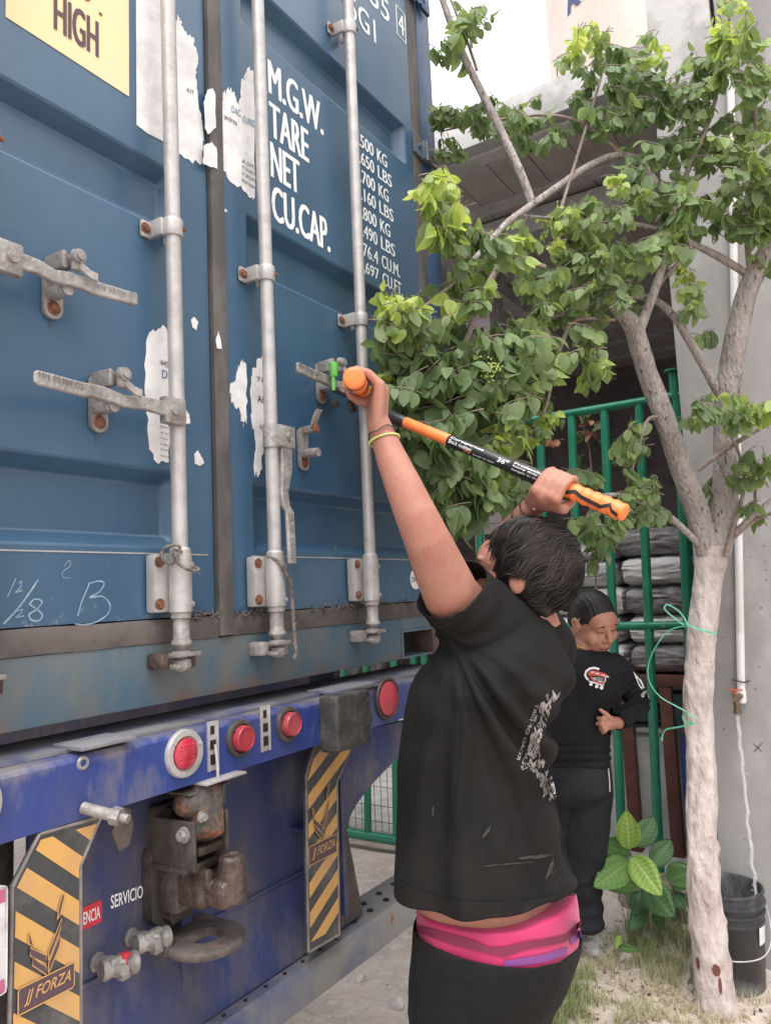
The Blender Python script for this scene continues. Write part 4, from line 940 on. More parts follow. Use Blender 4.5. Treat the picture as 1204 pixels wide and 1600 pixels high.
# ---------------------------------------------------------------- rack, bags, tub, jug, drum
RK = empty('steel_rack', (4.9, -.1, 0), 'brown painted steel rack holding the wrapped bags', 'rack')
for y in (.02, -.215, -.44, .62):
    mb = MB(); mb.box((4.66, y-.035, .035), (4.72, y+.035, 1.0), .004); mb.build('rack_post', M['brown'], RK)
mb = MB(); mb.box((4.655, -.75, 1.0), (4.735, .95, 1.062), .004); mb.build('rack_rail', M['brown'], RK)
mb = MB(); mb.box((4.74, -.75, 1.03), (5.6, .95, 1.06)); mb.build('rack_board', M['brown'], RK)
r = random.Random(11); pos = ['bottom', 'second', 'third', 'fourth', 'top']
for ci, (ya, yb, m_, nm) in enumerate(((.50, .95, 'bagw', 'hidden far'), (.02, .47, 'bagw', 'silver'), (-.42, .0, 'bagd', 'dark'), (-.86, -.44, 'bagd', 'rear'))):
    for k in range(5):
        z0 = 1.062+k*.176; mb = MB(); bm = bmesh.new(); bmesh.ops.create_cube(bm, size=1); bmesh.ops.subdivide_edges(bm, edges=bm.edges[:], cuts=13, use_grid_fill=True)
        bw = (yb-ya)/2; cc = V((5.02+r.uniform(-.02, .02), (ya+yb)/2+r.uniform(-.02, .02), z0+.088))
        for v in bm.verts:
            p = v.co*2; q = V((p.x*(1-.10*p.z**4), p.y*(1-.05*p.z**4-.04*p.x**4), p.z*(1-.28*max(abs(p.x), abs(p.y))**5)))
            w_ = noise.noise(V((p.y*2.2, p.z*5+k*7, p.x*2+ci*5)))*.020+abs(noise.noise(V((p.y*5, p.z*14+k*3, ci*9))))*.018
            q = V((q.x*.30, q.y*bw, q.z*.095)); v.co = cc+q*(1+w_*2.2)
        mb.bm(bm)
        tag(mb.build('plastic_bag', M['bagw'] if (m_ == 'bagw' or (k == 1 and ci == 2) or (k == 3 and ci == 2)) else M['bagd'], None, ang=60),
            {'silver': 'silver wrapped bag, %s of the middle stack behind the green fence', 'dark': 'wrapped bag, %s of the stack just left of the tree trunk', 'rear': 'dark wrapped bag, %s of the stack behind the wall corner', 'hidden far': 'silver wrapped bag, %s of the far stack behind the man'}[nm] % pos[k], 'bag', 'plastic wrapped bags stacked on the rack')
mb = MB(); mb.box((4.80, -.19, .035), (5.4, .56, .70), .03)
mb.box((4.785, -.205, .70), (5.415, .575, .728), .008); tag(mb.build('storage_tub', M['tub'], None), 'pale grey plastic tub under the rack behind the woman', 'tub')
# jug on the tub
p = fx(1018, 1105, 4.95); mb = MB(); mb.box((4.9, -.34, .74), (5.1, .10, .93), .03); J = mb.build('water_jug', mat('teal_plastic', (.12, .24, .25), .35, c2=(.18, .3, .3), scale=4), None); tag(J, 'murky teal plastic container with black handle on the grey tub', 'jug')
mb = MB(); mb.tube([(4.89, -.13, .84), (4.86, -.11, .86), (4.86, -.10, .81), (4.87, -.13, .78), (4.89, -.15, .80)], .012, smooth=3); mb.build('handle', M['blk'], J)
mb = MB(); mb.cyl((5.0, .21, .729), (5.0, .21, .96), .09); mb.cyl((5.0, .21, .96), (5.0, .21, .99), .05); tag(mb.build('blue_bottle', mat('blue_plastic', (.06, .17, .32), .35), None), 'light blue plastic bottle seen between the woman and her elbow', 'bottle')
mb = MB(); dy_ = fx(1064, 1160, 4.62).y-.105; mb.lathe((4.62, dy_, .035), (0, 0, 1), [(0, 0), (0, .11), (.25, .115), (.26, .12), (.28, .115), (.55, .115), (.70, .10), (.72, .0)]); DR2 = mb.build('blue_drum', mat('drum_blue', (.012, .055, .22), .4), None); tag(DR2, 'small blue drum with yellow writing just left of the tree', 'drum')
mb = MB(); put_text(mb, 'BRAZIL', lambda u, v: V((4.62-cos((u-.5)*1.4+.35)*.1165, dy_+sin(-((u-.5)*1.4)-.35)*.1165, .60+.05*v)), .02); mb.build('drum_lettering', M['amber'], DR2, ang=0)
# ---------------------------------------------------------------- pipe, tap, water, bucket
PV = empty('water_pipe', fx(1157, 1100, XW-.03), 'white plastic pipe clipped to the concrete wall with an open tap', 'pipe')
ptop, pbot = fx(1143, 250, XW-.018), fx(1158, 1098, XW-.018)
py = pbot.y; px_ = XW-.020
mb = MB(); mb.cyl((px_, py, pbot.z+.02), (px_, py+(ptop.y-pbot.y)*(3.9-pbot.z)/(ptop.z-pbot.z), 3.9), .0165, n=18); mb.lathe((px_, py, pbot.z+.0), (0, 0, 1), [(0, 0), (0, .018), (.01, .021), (.055, .021), (.058, .0165)], 18); mb.build('pipe', M['pvc'], PV)
mb = MB(); mb.tube([(XW+.0, py+.03, pbot.z+.095), (px_-.018, py+.022, pbot.z+.097), (px_-.024, py-.0, pbot.z+.093), (px_-.015, py-.022, pbot.z+.088), (XW, py-.035, pbot.z+.092)], .003, n=6, smooth=3); mb.build('pipe_clip', M['grease'], PV)
tz = fx(1153, 1088, XW-.05).z
mb = MB(); tx_, ty_ = px_-.11, py+.004; mb.cyl((px_, py, tz), (tx_-.02, ty_, tz), .012, n=14); mb.cyl((tx_, ty_, tz+.02), (tx_, ty_, tz-.045), .013, .011, n=14); mb.cyl((tx_, ty_, tz-.045), (tx_, ty_, tz-.06), .015, n=12); mb.build('tap', mat('old_brass', (.16, .11, .07), .45, .7, c2=(.25, .2, .15), scale=30), PV)
mb = MB(); mb.cyl((tx_, ty_, tz+.02), (tx_, ty_, tz+.034), .006); mb.box((tx_-.006, ty_-.028, tz+.034), (tx_+.006, ty_+.028, tz+.040), .002); mb.build('tap_handle', mat('orange_paint', (.5, .10, .03), .5), PV)
BC = gz(1146, 1536); BC.z = 0; BH = .378
wm = bpy.data.materials.new('running_water'); wm.use_nodes = True; b = wm.node_tree.nodes['Principled BSDF']; b.inputs['Base Color'].default_value = (.93, .93, .94, 1); b.inputs['Roughness'].default_value = .08; b.inputs['IOR'].default_value = 1.33; b.inputs['Transmission Weight'].default_value = .75
mb = MB(); P = []; R_ = []; r = random.Random(8); z = tz-.06; k = 0
while z > .20:
    t = k*.13; dz = (tz-.06-z); amp = .002+.009*min(1, dz)
    P.append(V((tx_-.05*dz+amp*noise.noise(V((0, 0, t*2.2))), ty_-.03*dz*.6+amp*1.6*noise.noise(V((5, 0, t*2.6))), z))); R_.append((.0076-.002*min(1, dz))*(1+.5*noise.noise(V((3, 3, t*5.5))))); z -= .017; k += 1
mb.tube(P, R_, n=10, smooth=2)
for i in range(26):
    q = P[r.randrange(8, len(P))]; mb.sphere(q+V((r.uniform(-.012, .012), r.uniform(-.014, .014), r.uniform(-.02, .02))), (r.uniform(.001, .0025),)*2+(r.uniform(.002, .005),), seg=8)
o = mb.build('water_stream', wm, None, ang=90); tag(o, 'thin stream of water falling from the tap into the bucket', 'water')
BK = empty('bucket', BC, 'black plastic bucket with ribbed rim and wire handle standing under the tap', 'bucket')
def bprof(): return [(h, q*.96) for h, q in [(.0, .0), (.0, .118), (.006, .122), (.25, .135), (.255, .141), (.262, .141), (.265, .136), (.288, .137), (.292, .146), (.300, .146), (.303, .138), (.322, .139), (.326, .150), (.334, .150), (.337, .140), (.366, .141), (.370, .149), (.378, .148), (.379, .139), (.36, .133), (.02, .115), (.015, 0)]]
mb = MB(); mb.lathe(BC, (0, 0, 1), bprof(), 56); mb.build('bucket_body', M['bucket'], BK, ang=50)
mb = MB(); mb.lathe(BC+V((0, 0, .19)), (0, 0, 1), [(0, .116), (.001, 0)], 40); mb.build('water_surface', wm, BK)
def bk(a, r_, z): r_ *= .965; return BC+V((cos(a)*r_, sin(a)*r_, z))
a0 = atan2(cr0.y, cr0.x)    # towards the right of the picture
mb = MB(); am = a0-pi/2-.0
hp = [bk(a0-.15, .150, .31), bk(a0-.35, .156, .255), bk(a0-.6, .158, .20), bk(a0-.9, .154, .165), bk(a0-1.3, .150, .150), bk(a0-1.9, .148, .145), bk(a0-2.4, .148, .155), bk(a0-2.9, .150, .21), bk(a0-3.1, .150, .31)]
mb.tube(hp, .0028, n=8, smooth=5); mb.build('wire_handle', M['galv'], BK)
mb = MB(); 
for h in (0,):
    q = [bk(a0-.75, .139, .255), bk(a0-.33, .141, .262), bk(a0-.36, .137, .185), bk(a0-.70, .135, .180)]; mb.poly(q, (0, 0, .0)) if False else None
    rings = []
    for k in range(7):
        a = a0-1.02+.42*k/6; rings.append((bk(a, .1385, .258), bk(a, .1335, .186)))
    mb.add([p for rr in rings for p in rr], [(2*i, 2*i+1, 2*i+3, 2*i+2) for i in range(6)])
mb.build('bucket_label', M['paper'], BK)
# ---------------------------------------------------------------- tree
TREE = empty('tree', (3.266, -.64, 0), 'young leafy tree with a whitewashed trunk forking beside the concrete wall', 'tree')
def path(L, F=None): return [pt(*q) for q in L]
mb = MB(); L = [(1124, 1594, 2.84), (1117, 1550, 2.85), (1105, 1450, 2.87), (1096, 1330, 2.91), (1095, 1200, 2.95), (1090, 1080, 2.97), (1097, 980, 2.98), (1107, 900, 2.98), (1114, 850, 2.97)]
mb.tube(path(L), [.078, .069, .064, .057, .055, .053, .053, .055, .062], n=28, smooth=8, jit=.10)
for p, s in (((1122, 1325), .022), ((1132, 1440), .020)): mb.sphere(pt(p[0]-6, p[1], 2.90), (s, s, s*1.8), seg=14)
TRK = remesh(mb, 'trunk', M['limed'], TREE, .008, 1, disp=lambda c, n_: .006*noise.noise(V((c.x*20, c.y*20, c.z*8)))+.004*noise.noise(V((c.x*60, c.y*60, c.z*20)))-.003*max(0, noise.noise(V((c.x*45+9, c.y*45, c.z*14)))))
mb = MB()
for q in ((1118, 1516, .016, .020), (1124, 1540, .007, .03), (1090, 1505, .007, .022)):
    p = pt(q[0], q[1], 2.79); d = (p-CAM).normalized(); mb.sphere(p+d*.0, (q[2]*.9, q[2]*.9, q[3]), seg=10)
sc_ = drape(mb, bvh(TRK), .0015, CAM); sc_.build('bark_scar', mat('red_brown_scar', (.14, .045, .035), .9), TREE)
def limb(L, rad, m, nm='limb', n=16, sm=6, jit=.08):
    mb = MB(); mb.tube(path(L), rad, n=n, smooth=sm, jit=jit); return mb.build(nm, m, TREE, ang=80)
limb([(1108, 868, 2.97), (1088, 800, 2.95), (1060, 720, 2.9), (1036, 650, 2.86), (1010, 580, 2.83), (996, 535, 2.8), (985, 505, 2.78), (952, 472, 2.74)], [.05, .046, .041, .039, .037, .036, .034, .018], M['bark'])
limb([(1118, 868, 2.97), (1130, 800, 2.97), (1133, 720, 2.96), (1134, 640, 2.95), (1142, 570, 2.93), (1155, 500, 2.9), (1172, 440, 2.87), (1210, 370, 2.85)], [.055, .052, .048, .046, .044, .041, .037, .030], M['bark'])
BR = [([(996, 520, 2.8), (1012, 480, 2.8), (1030, 430, 2.78), (1044, 375, 2.76)], [.022, .018, .015, .011]),
 ([(1128, 625, 2.95), (1098, 570, 2.93), (1075, 530, 2.9), (1050, 492, 2.88), (1020, 468, 2.85), (985, 462, 2.8)], [.020, .018, .017, .015, .013, .011]),
 ([(1012, 470, 2.83), (1045, 425, 2.82), (1080, 390, 2.8)], [.009, .007, .005]),
 ([(1172, 432, 2.88), (1120, 400, 2.85), (1060, 372, 2.8), (990, 350, 2.75), (900, 345, 2.7), (800, 335, 2.6)], [.015, .014, .011, .009, .007, .005]),
 ([(1030, 300, 2.8), (1012, 268, 2.8), (985, 246, 2.8), (955, 244, 2.8), (915, 262, 2.75), (880, 285, 2.7), (830, 320, 2.6), (790, 350, 2.5), (745, 400, 2.4), (700, 450, 2.35)], [.013, .014, .014, .013, .013, .012, .012, .011, .009, .006]),
 ([(1080, 390, 2.8), (1060, 340, 2.8), (1030, 300, 2.8)], [.006, .009, .012]),
 ([(832, 320, 2.6), (810, 265, 2.62), (770, 180, 2.65), (730, 100, 2.7), (705, 40, 2.72), (685, -20, 2.75)], [.015, .016, .015, .014, .013, .012]),
 ([(745, 110, 2.7), (728, 60, 2.7), (712, 20, 2.7), (700, -10, 2.7)], [.006, .006, .005, .004]),
 ([(968, 240, 2.8), (930, 205, 2.8), (890, 185, 2.8), (840, 180, 2.85), (760, 190, 2.9), (690, 205, 2.9)], [.008, .0075, .006, .005, .004, .003]),
 ([(950, 472, 2.74), (900, 482, 2.7), (860, 495, 2.65)], [.014, .012, .010]),
 ([(850, 418, 2.55), (810, 402, 2.5), (790, 402, 2.45), (765, 440, 2.4), (745, 480, 2.35), (732, 522, 2.3)], [.010, .010, .011, .011, .010, .009]),
 ([(960, 500, 2.72), (900, 500, 2.65), (880, 530, 2.6), (865, 580, 2.55), (850, 640, 2.5), (818, 695, 2.45)], [.006, .007, .0075, .007, .006, .005]),
 ([(1095, 855, 2.96), (1060, 820, 2.9), (1030, 798, 2.85), (985, 778, 2.8), (945, 774, 2.75), (880, 785, 2.65), (800, 792, 2.55), (740, 798, 2.4)], [.014, .013, .012, .010, .009, .006, .005, .004]),
 ([(1000, 790, 2.83), (985, 750, 2.8), (1000, 690, 2.78), (1012, 655, 2.8), (1030, 652, 2.85)], [.004, .005, .005, .005, .006]),
 ([(1133, 870, 2.9), (1142, 830, 2.87), (1160, 770, 2.83), (1157, 720, 2.8), (1140, 680, 2.78), (1110, 640, 2.75)], [.012, .010, .008, .006, .005, .004]),
 ([(1136, 845, 2.93), (1160, 820, 2.88), (1210, 775, 2.8)], [.014, .011, .008]), ([(1136, 848, 2.93), (1175, 815, 2.88), (1210, 800, 2.82)], [.010, .008, .006]),
 ([(1090, 735, 2.92), (1120, 712, 2.9), (1160, 685, 2.85), (1210, 655, 2.8)], [.007, .008, .009, .008]),
 ([(1180, 790, 2.84), (1180, 765, 2.82), (1195, 730, 2.8), (1215, 720, 2.78)], [.006, .006, .005, .004]),
 ([(985, 480, 2.75), (950, 440, 2.7), (940, 400, 2.7)], [.006, .005, .004]), ([(700, 450, 2.35), (660, 480, 2.25), (620, 500, 2.2)], [.006, .005, .003]),
 ([(732, 522, 2.3), (700, 600, 2.25), (690, 680, 2.2), (720, 760, 2.2)], [.009, .007, .005, .003]), ([(870, 345, 2.65), (930, 150, 2.8), (945, 90, 2.85)], [.006, .005, .003]), ([(1044, 375, 2.76), (1060, 300, 2.8), (1110, 180, 2.8), (1135, 60, 2.85), (1140, 0, 2.85)], [.011, .010, .008, .006, .004]), ([(1172, 440, 2.87), (1165, 330, 2.8), (1180, 220, 2.75), (1170, 100, 2.75)], [.012, .010, .008, .005])]
for L, rad in BR: limb(L, rad, M['twig'] if max(rad) < .0125 else M['bark'], 'branch', n=10, sm=6)
# leaves: pinnate sprays, leaflets hanging
def leaf_into(vs, fs, ts, base, tip_dir, side, L, W, tint, fold=.35, curl=.25, seg=7):
    d = tip_dir.normalized(); s = (side-d*side.dot(d)).normalized(); up = s.cross(d)
    n0 = len(vs)
    for k in range(seg+1):
        t = k/seg; w_ = W*.5*(sin(pi*min(1, t**.78))**.62)*(1 if t < .7 else 1-(t-.7)*1.1)
        if k == 0: w_ = .0006
        if k == seg: w_ = .0004
        c = base+d*(L*t)-up*(curl*L*t*t)
        vs += [c+s*w_+up*(w_*fold), c, c-s*w_+up*(w_*fold)]; ts += [tint+.04, tint-.03, tint+.04]
    for k in range(seg):
        a = n0+3*k; fs += [(a, a+1, a+4, a+3), (a+1, a+2, a+5, a+4)]
RL = random.Random(21)
def rvec(): return V((RL.gauss(0, 1), RL.gauss(0, 1), RL.gauss(0, 1))).normalized()
def spray(vs, fs, ts, tw, p, d, n, L, tint):
    """one leafy shoot: a rachis arching over with leaflets on both sides"""
    pts = [p]; d = d.normalized(); step = L*.42
    for i in range(n):
        d = (d+V((0, 0, -.16))+rvec()*.08).normalized(); pts.append(pts[-1]+d*step)
    tw.tube(pts, [.0016]*(len(pts)-1)+[.0008], n=4)
    tocam = (CAM-p).normalized()
    for i in range(1, len(pts)):
        ax = (pts[i]-pts[i-1]).normalized(); sd = ax.cross(V((0, 0, 1))); sd = sd.normalized() if sd.length > .1 else V((1, 0, 0))
        for s in (-1, 1):
            dr = (sd*s*RL.uniform(.25, .6)+V((0, 0, -1))*RL.uniform(.8, 1.5)+ax*RL.uniform(.1, .4)+rvec()*.15)
            if tint > .7: dr += V((0, 0, .5))
            side = ax*.8+rvec()*.35
            ll = L*RL.uniform(.55, 1.2)*(.7 if i == len(pts)-1 else 1)
            leaf_into(vs, fs, ts, pts[i]+dr.normalized()*.006, dr, side, ll, ll*RL.uniform(.58, .70), min(1, max(0, tint+RL.gauss(0, .10)+(.12 if i >= len(pts)-1 else 0))), RL.uniform(.08, .32), RL.uniform(.05, .3))
    dr = d+V((0, 0, -.5)); leaf_into(vs, fs, ts, pts[-1], dr, rvec(), L*.8, L*.5, min(1, tint+.15))
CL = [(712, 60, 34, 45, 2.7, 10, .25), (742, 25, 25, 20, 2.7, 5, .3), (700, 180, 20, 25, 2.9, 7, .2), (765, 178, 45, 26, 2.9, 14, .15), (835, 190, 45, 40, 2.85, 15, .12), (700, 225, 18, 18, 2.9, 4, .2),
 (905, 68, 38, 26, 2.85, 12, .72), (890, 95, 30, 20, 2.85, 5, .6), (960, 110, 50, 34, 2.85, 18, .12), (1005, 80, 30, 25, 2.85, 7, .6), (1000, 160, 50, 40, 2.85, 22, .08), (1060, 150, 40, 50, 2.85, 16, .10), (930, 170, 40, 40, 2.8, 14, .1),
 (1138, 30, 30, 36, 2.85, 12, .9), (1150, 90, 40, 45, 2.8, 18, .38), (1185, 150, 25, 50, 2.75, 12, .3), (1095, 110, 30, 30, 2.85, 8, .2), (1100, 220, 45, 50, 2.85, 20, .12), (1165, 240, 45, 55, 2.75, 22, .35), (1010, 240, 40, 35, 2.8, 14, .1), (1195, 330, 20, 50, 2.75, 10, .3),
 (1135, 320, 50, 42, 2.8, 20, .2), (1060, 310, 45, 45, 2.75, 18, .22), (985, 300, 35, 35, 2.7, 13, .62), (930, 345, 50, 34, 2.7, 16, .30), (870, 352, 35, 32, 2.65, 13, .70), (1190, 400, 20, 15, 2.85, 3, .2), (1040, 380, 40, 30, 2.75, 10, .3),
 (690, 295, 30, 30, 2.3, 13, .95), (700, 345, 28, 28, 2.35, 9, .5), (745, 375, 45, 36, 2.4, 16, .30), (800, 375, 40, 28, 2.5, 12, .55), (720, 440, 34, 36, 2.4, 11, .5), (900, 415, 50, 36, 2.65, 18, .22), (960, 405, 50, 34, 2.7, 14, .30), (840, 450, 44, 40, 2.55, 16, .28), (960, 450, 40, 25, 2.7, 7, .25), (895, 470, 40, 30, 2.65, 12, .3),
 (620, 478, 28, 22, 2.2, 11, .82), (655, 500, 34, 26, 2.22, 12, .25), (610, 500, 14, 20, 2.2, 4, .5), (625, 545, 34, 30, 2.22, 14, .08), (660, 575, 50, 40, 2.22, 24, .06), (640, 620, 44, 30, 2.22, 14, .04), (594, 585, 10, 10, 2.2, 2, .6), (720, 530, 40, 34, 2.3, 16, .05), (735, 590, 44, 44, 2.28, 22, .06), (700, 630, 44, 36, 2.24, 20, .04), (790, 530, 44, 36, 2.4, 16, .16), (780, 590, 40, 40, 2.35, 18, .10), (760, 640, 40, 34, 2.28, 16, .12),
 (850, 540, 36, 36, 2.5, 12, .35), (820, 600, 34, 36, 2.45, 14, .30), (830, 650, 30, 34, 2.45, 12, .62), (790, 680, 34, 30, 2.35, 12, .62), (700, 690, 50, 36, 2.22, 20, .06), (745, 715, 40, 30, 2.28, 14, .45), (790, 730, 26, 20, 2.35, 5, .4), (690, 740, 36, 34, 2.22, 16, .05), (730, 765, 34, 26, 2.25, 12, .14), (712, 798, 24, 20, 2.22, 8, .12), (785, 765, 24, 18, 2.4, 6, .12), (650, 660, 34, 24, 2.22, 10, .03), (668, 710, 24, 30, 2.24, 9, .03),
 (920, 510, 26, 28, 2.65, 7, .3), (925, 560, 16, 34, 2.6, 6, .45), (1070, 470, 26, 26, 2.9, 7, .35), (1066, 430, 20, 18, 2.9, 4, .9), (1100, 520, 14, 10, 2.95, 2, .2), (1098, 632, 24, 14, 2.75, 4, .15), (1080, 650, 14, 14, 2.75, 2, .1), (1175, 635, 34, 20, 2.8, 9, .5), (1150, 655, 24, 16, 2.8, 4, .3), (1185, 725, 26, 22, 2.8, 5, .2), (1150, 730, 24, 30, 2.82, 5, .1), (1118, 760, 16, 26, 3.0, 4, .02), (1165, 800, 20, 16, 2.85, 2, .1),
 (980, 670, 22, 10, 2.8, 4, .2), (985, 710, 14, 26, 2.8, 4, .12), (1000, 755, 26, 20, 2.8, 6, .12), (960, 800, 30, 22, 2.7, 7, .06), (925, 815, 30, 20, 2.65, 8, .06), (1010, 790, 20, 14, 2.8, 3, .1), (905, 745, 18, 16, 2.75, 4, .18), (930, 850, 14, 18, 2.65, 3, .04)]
vs, fs, ts = [], [], []; tw = MB()
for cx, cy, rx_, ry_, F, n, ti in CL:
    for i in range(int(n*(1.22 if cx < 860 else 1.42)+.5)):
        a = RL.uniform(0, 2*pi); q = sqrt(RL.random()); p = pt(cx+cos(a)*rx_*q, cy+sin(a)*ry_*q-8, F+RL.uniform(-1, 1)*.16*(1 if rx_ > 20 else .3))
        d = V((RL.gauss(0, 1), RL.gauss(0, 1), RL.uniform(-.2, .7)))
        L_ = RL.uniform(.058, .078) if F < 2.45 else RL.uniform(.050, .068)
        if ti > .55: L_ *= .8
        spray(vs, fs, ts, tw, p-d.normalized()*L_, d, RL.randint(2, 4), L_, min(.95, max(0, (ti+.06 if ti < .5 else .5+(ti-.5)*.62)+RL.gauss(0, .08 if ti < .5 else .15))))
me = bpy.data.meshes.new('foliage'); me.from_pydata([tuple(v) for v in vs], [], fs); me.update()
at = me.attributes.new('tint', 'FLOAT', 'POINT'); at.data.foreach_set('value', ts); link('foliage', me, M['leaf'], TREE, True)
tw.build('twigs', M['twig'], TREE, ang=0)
print('LEAVES', len(fs)//14)
# blossom buds
mb = MB(); 
for i in range(60): mb.sphere(pt(766+RL.gauss(0, 7), 575+RL.gauss(0, 8), 2.12+RL.gauss(0, .01)), .0028, seg=6)
mb.build('flower_buds', mat('yellow_green_bud', (.35, .45, .10), .6), TREE)
# a second, brownish climber inside the fence
CP = empty('climber_plant', (4.35, .05, 0), 'sparse climbing plant with browning leaves behind the green fence', 'plant')
vs, fs, ts = [], [], []; tw = MB()
for cx, cy, rx_, ry_, n, ti in ((905, 650, 20, 14, 3, .3), (925, 690, 20, 20, 4, .15), (930, 660, 14, 14, 3, .95), (880, 690, 8, 8, 1, .98), (935, 730, 16, 16, 3, .05), (960, 700, 12, 16, 2, .1)):
    for i in range(n): spray(vs, fs, ts, tw, pt(cx+RL.uniform(-rx_, rx_), cy+RL.uniform(-ry_, ry_), 4.45+RL.uniform(-.05, .05)), V((RL.gauss(0, 1), RL.gauss(0, 1), .2)), 2, .075, ti)
me = bpy.data.meshes.new('foliage'); me.from_pydata([tuple(v) for v in vs], [], fs); me.update()
at = me.attributes.new('tint', 'FLOAT', 'POINT'); at.data.foreach_set('value', ts)
link('foliage', me, leafmat('climber_leaf', [(0, (.05, .08, .04)), (.6, (.14, .17, .05)), (.85, (.30, .17, .08)), (1, (.40, .20, .12))]), CP, True)
tw.tube([pt(940, 1100, 4.45), pt(930, 900, 4.45), pt(925, 760, 4.45), pt(918, 690, 4.45), pt(905, 650, 4.45)], .006, n=6, smooth=4); tw.build('stems', M['twig'], CP, ang=0)
# ---------------------------------------------------------------- broad-leaved plant
PL = empty('broad_leaf_plant', (3.6, -.3, .02), 'low plant with big ribbed light green leaves at the foot of the fence', 'plant')
def bigleaf(b, t, wpx, F0, F1, tint, face=(0, 0)):
    B, Tp = pt(*b, F0), pt(*t, F1); L = (Tp-B).length; d = (Tp-B)/L; view = (B-CAM).normalized(); s = d.cross(view).normalized(); s = (s+view*face[0]).normalized(); up = s.cross(d); W = wpx*F0/FPX/2
    if up.dot(view) > 0: up = -up
    vs, fs, ts = [], [], []; nu, nv = 64, 14
    for i in range(nu+1):
        t_ = i/nu; w_ = W*(sin(pi*t_**.82)**.62); w_ = max(w_, .001)
        for j in range(-nv, nv+1):
            q = j/nv; vein = abs(((t_*9-abs(q)*1.25) % 1)-.5)*2; rib = .0035*(1-vein)*(1 if abs(q) > .06 else 0)
            p = B+d*(L*t_)+s*(w_*q)+up*(.16*w_*abs(q)**1.3-.05*L*(2*t_-1)**2*1.0+rib*W*20*.3+.004*sin(q*9+t_*5)*abs(q))
            vs.append(p); ts.append(tint+(.32 if abs(q) < .05 else (-.03+.20*max(0, (vein-.62)/.38))))
    m_ = 2*nv+1
    for i in range(nu):
        for j in range(m_-1): fs.append((i*m_+j, i*m_+j+1, (i+1)*m_+j+1, (i+1)*m_+j))
    me = bpy.data.meshes.new('leaf'); me.from_pydata([tuple(v) for v in vs], [], fs); me.update(); at = me.attributes.new('tint', 'FLOAT', 'POINT'); at.data.foreach_set('value', ts)
    link('leaf', me, M['bigleaf'], PL, True)
for a in (((983, 1328), (978, 1268), 38, 3.3, 3.25, .72), ((995, 1322), (1022, 1276), 34, 3.38, 3.42, .14), ((986, 1335), (935, 1318), 44, 3.36, 3.3, .22, (.4,)), ((984, 1345), (930, 1385), 44, 3.3, 3.15, .42, (.2,)), ((986, 1338), (1032, 1398), 42, 3.28, 3.1, .74), ((1018, 1352), (1048, 1312), 32, 3.4, 3.45, .18), ((1006, 1380), (1052, 1432), 46, 3.32, 3.15, .14), ((998, 1385), (935, 1380), 28, 3.36, 3.32, .38, (.5,)), ((1042, 1376), (1085, 1360), 44, 3.4, 3.35, .25, (.4,)), ((1000, 1392), (990, 1430), 30, 3.38, 3.3, .05), ((1008, 1412), (985, 1452), 26, 3.36, 3.25, .08), ((1022, 1420), (1035, 1450), 20, 3.33, 3.2, .2), ((1050, 1395), (1068, 1420), 26, 3.4, 3.3, .05), ((968, 1460), (962, 1482), 12, 3.3, 3.2, .75), ((965, 1480), (998, 1484), 12, 3.2, 3.12, .3)):
    bigleaf(*a)
mb = MB(); mb.tube([pt(1020, 1480, 3.42), pt(1010, 1430, 3.4), pt(1000, 1380, 3.38), pt(986, 1338, 3.32), pt(982, 1325, 3.3)], [.009, .008, .006, .004, .003], smooth=4); mb.tube([pt(1045, 1480, 3.4), pt(1060, 1440, 3.4), pt(1050, 1385, 3.4)], [.012, .008, .004], smooth=4); mb.build('stem', M['twig'], PL)
# stump of roots and litter beneath it
mb = MB(); r = random.Random(31)
c = gz(985, 1462); mb.sphere((c.x+.22, c.y+.0, .06), (.12, .12, .16), seg=20); mb.sphere((c.x+.34, c.y-.12, .05), (.14, .16, .12), seg=20)
o = remesh(mb, 'root_mound', mat('rooty_soil', (.17, .14, .11), .95, c2=(.30, .25, .20), scale=22, c3=(.09, .11, .04), s3=14, lo3=.55, hi3=.65, bump=1.0, bscale=60), None, .012, 1, disp=lambda c, n_: .02*noise.noise(c*14)+.012*noise.noise(c*40)); tag(o, kind='structure')
# ---------------------------------------------------------------- grass, litter, stones
vs, fs, ts = [], [], []; r = random.Random(41)
def blade(p, h, w_, lean, tint):
    n0 = len(vs); a = r.uniform(0, 2*pi); s = V((cos(a), sin(a), 0))*w_; l = V((cos(a+1.3), sin(a+1.3), 0))*lean
    for k in range(4):
        t = k/3; c = p+V((0, 0, h*(t-.15*t*t)))+l*t*t; vs.extend([c-s*(1-t*.9), c+s*(1-t*.9)]); ts.extend([tint, tint])
    for k in range(3): a_ = n0+2*k; fs.append((a_, a_+1, a_+3, a_+2))
def patch(n, cx, cy, rx_, ry_, h, tint, lean=.5):
    for i in range(n):
        p = gz(cx+r.gauss(0, rx_), cy+r.gauss(0, ry_))
        if noise.noise(V((p.x*11, p.y*11, 1)))+.6*noise.noise(V((p.x*30, p.y*30, 2))) < (.02 if h < .09 else -.12): continue
        if p.x > 3.57 and p.y < YW: continue
        if p.x < 2.55: continue
        if (p.xy-BC.xy).length < .13: continue
        p.z = gh(p.x, p.y)-.004; hh = h*r.uniform(.4, 1.3)
        blade(p, hh, r.uniform(.0011, .0024), hh*r.uniform(.2, 1.6)*lean, min(1, max(0, r.gauss(tint, .22))))
patch(1500, 915, 1592, 40, 20, .06, .42); patch(1000, 880, 1560, 20, 12, .095, .22); patch(900, 865, 1590, 14, 12, .10, .2); patch(700, 905, 1530, 22, 8, .06, .4); patch(1100, 1010, 1600, 60, 20, .05, .62); patch(1400, 1070, 1600, 50, 28, .035, .75); patch(900, 1160, 1600, 40, 14, .045, .8)
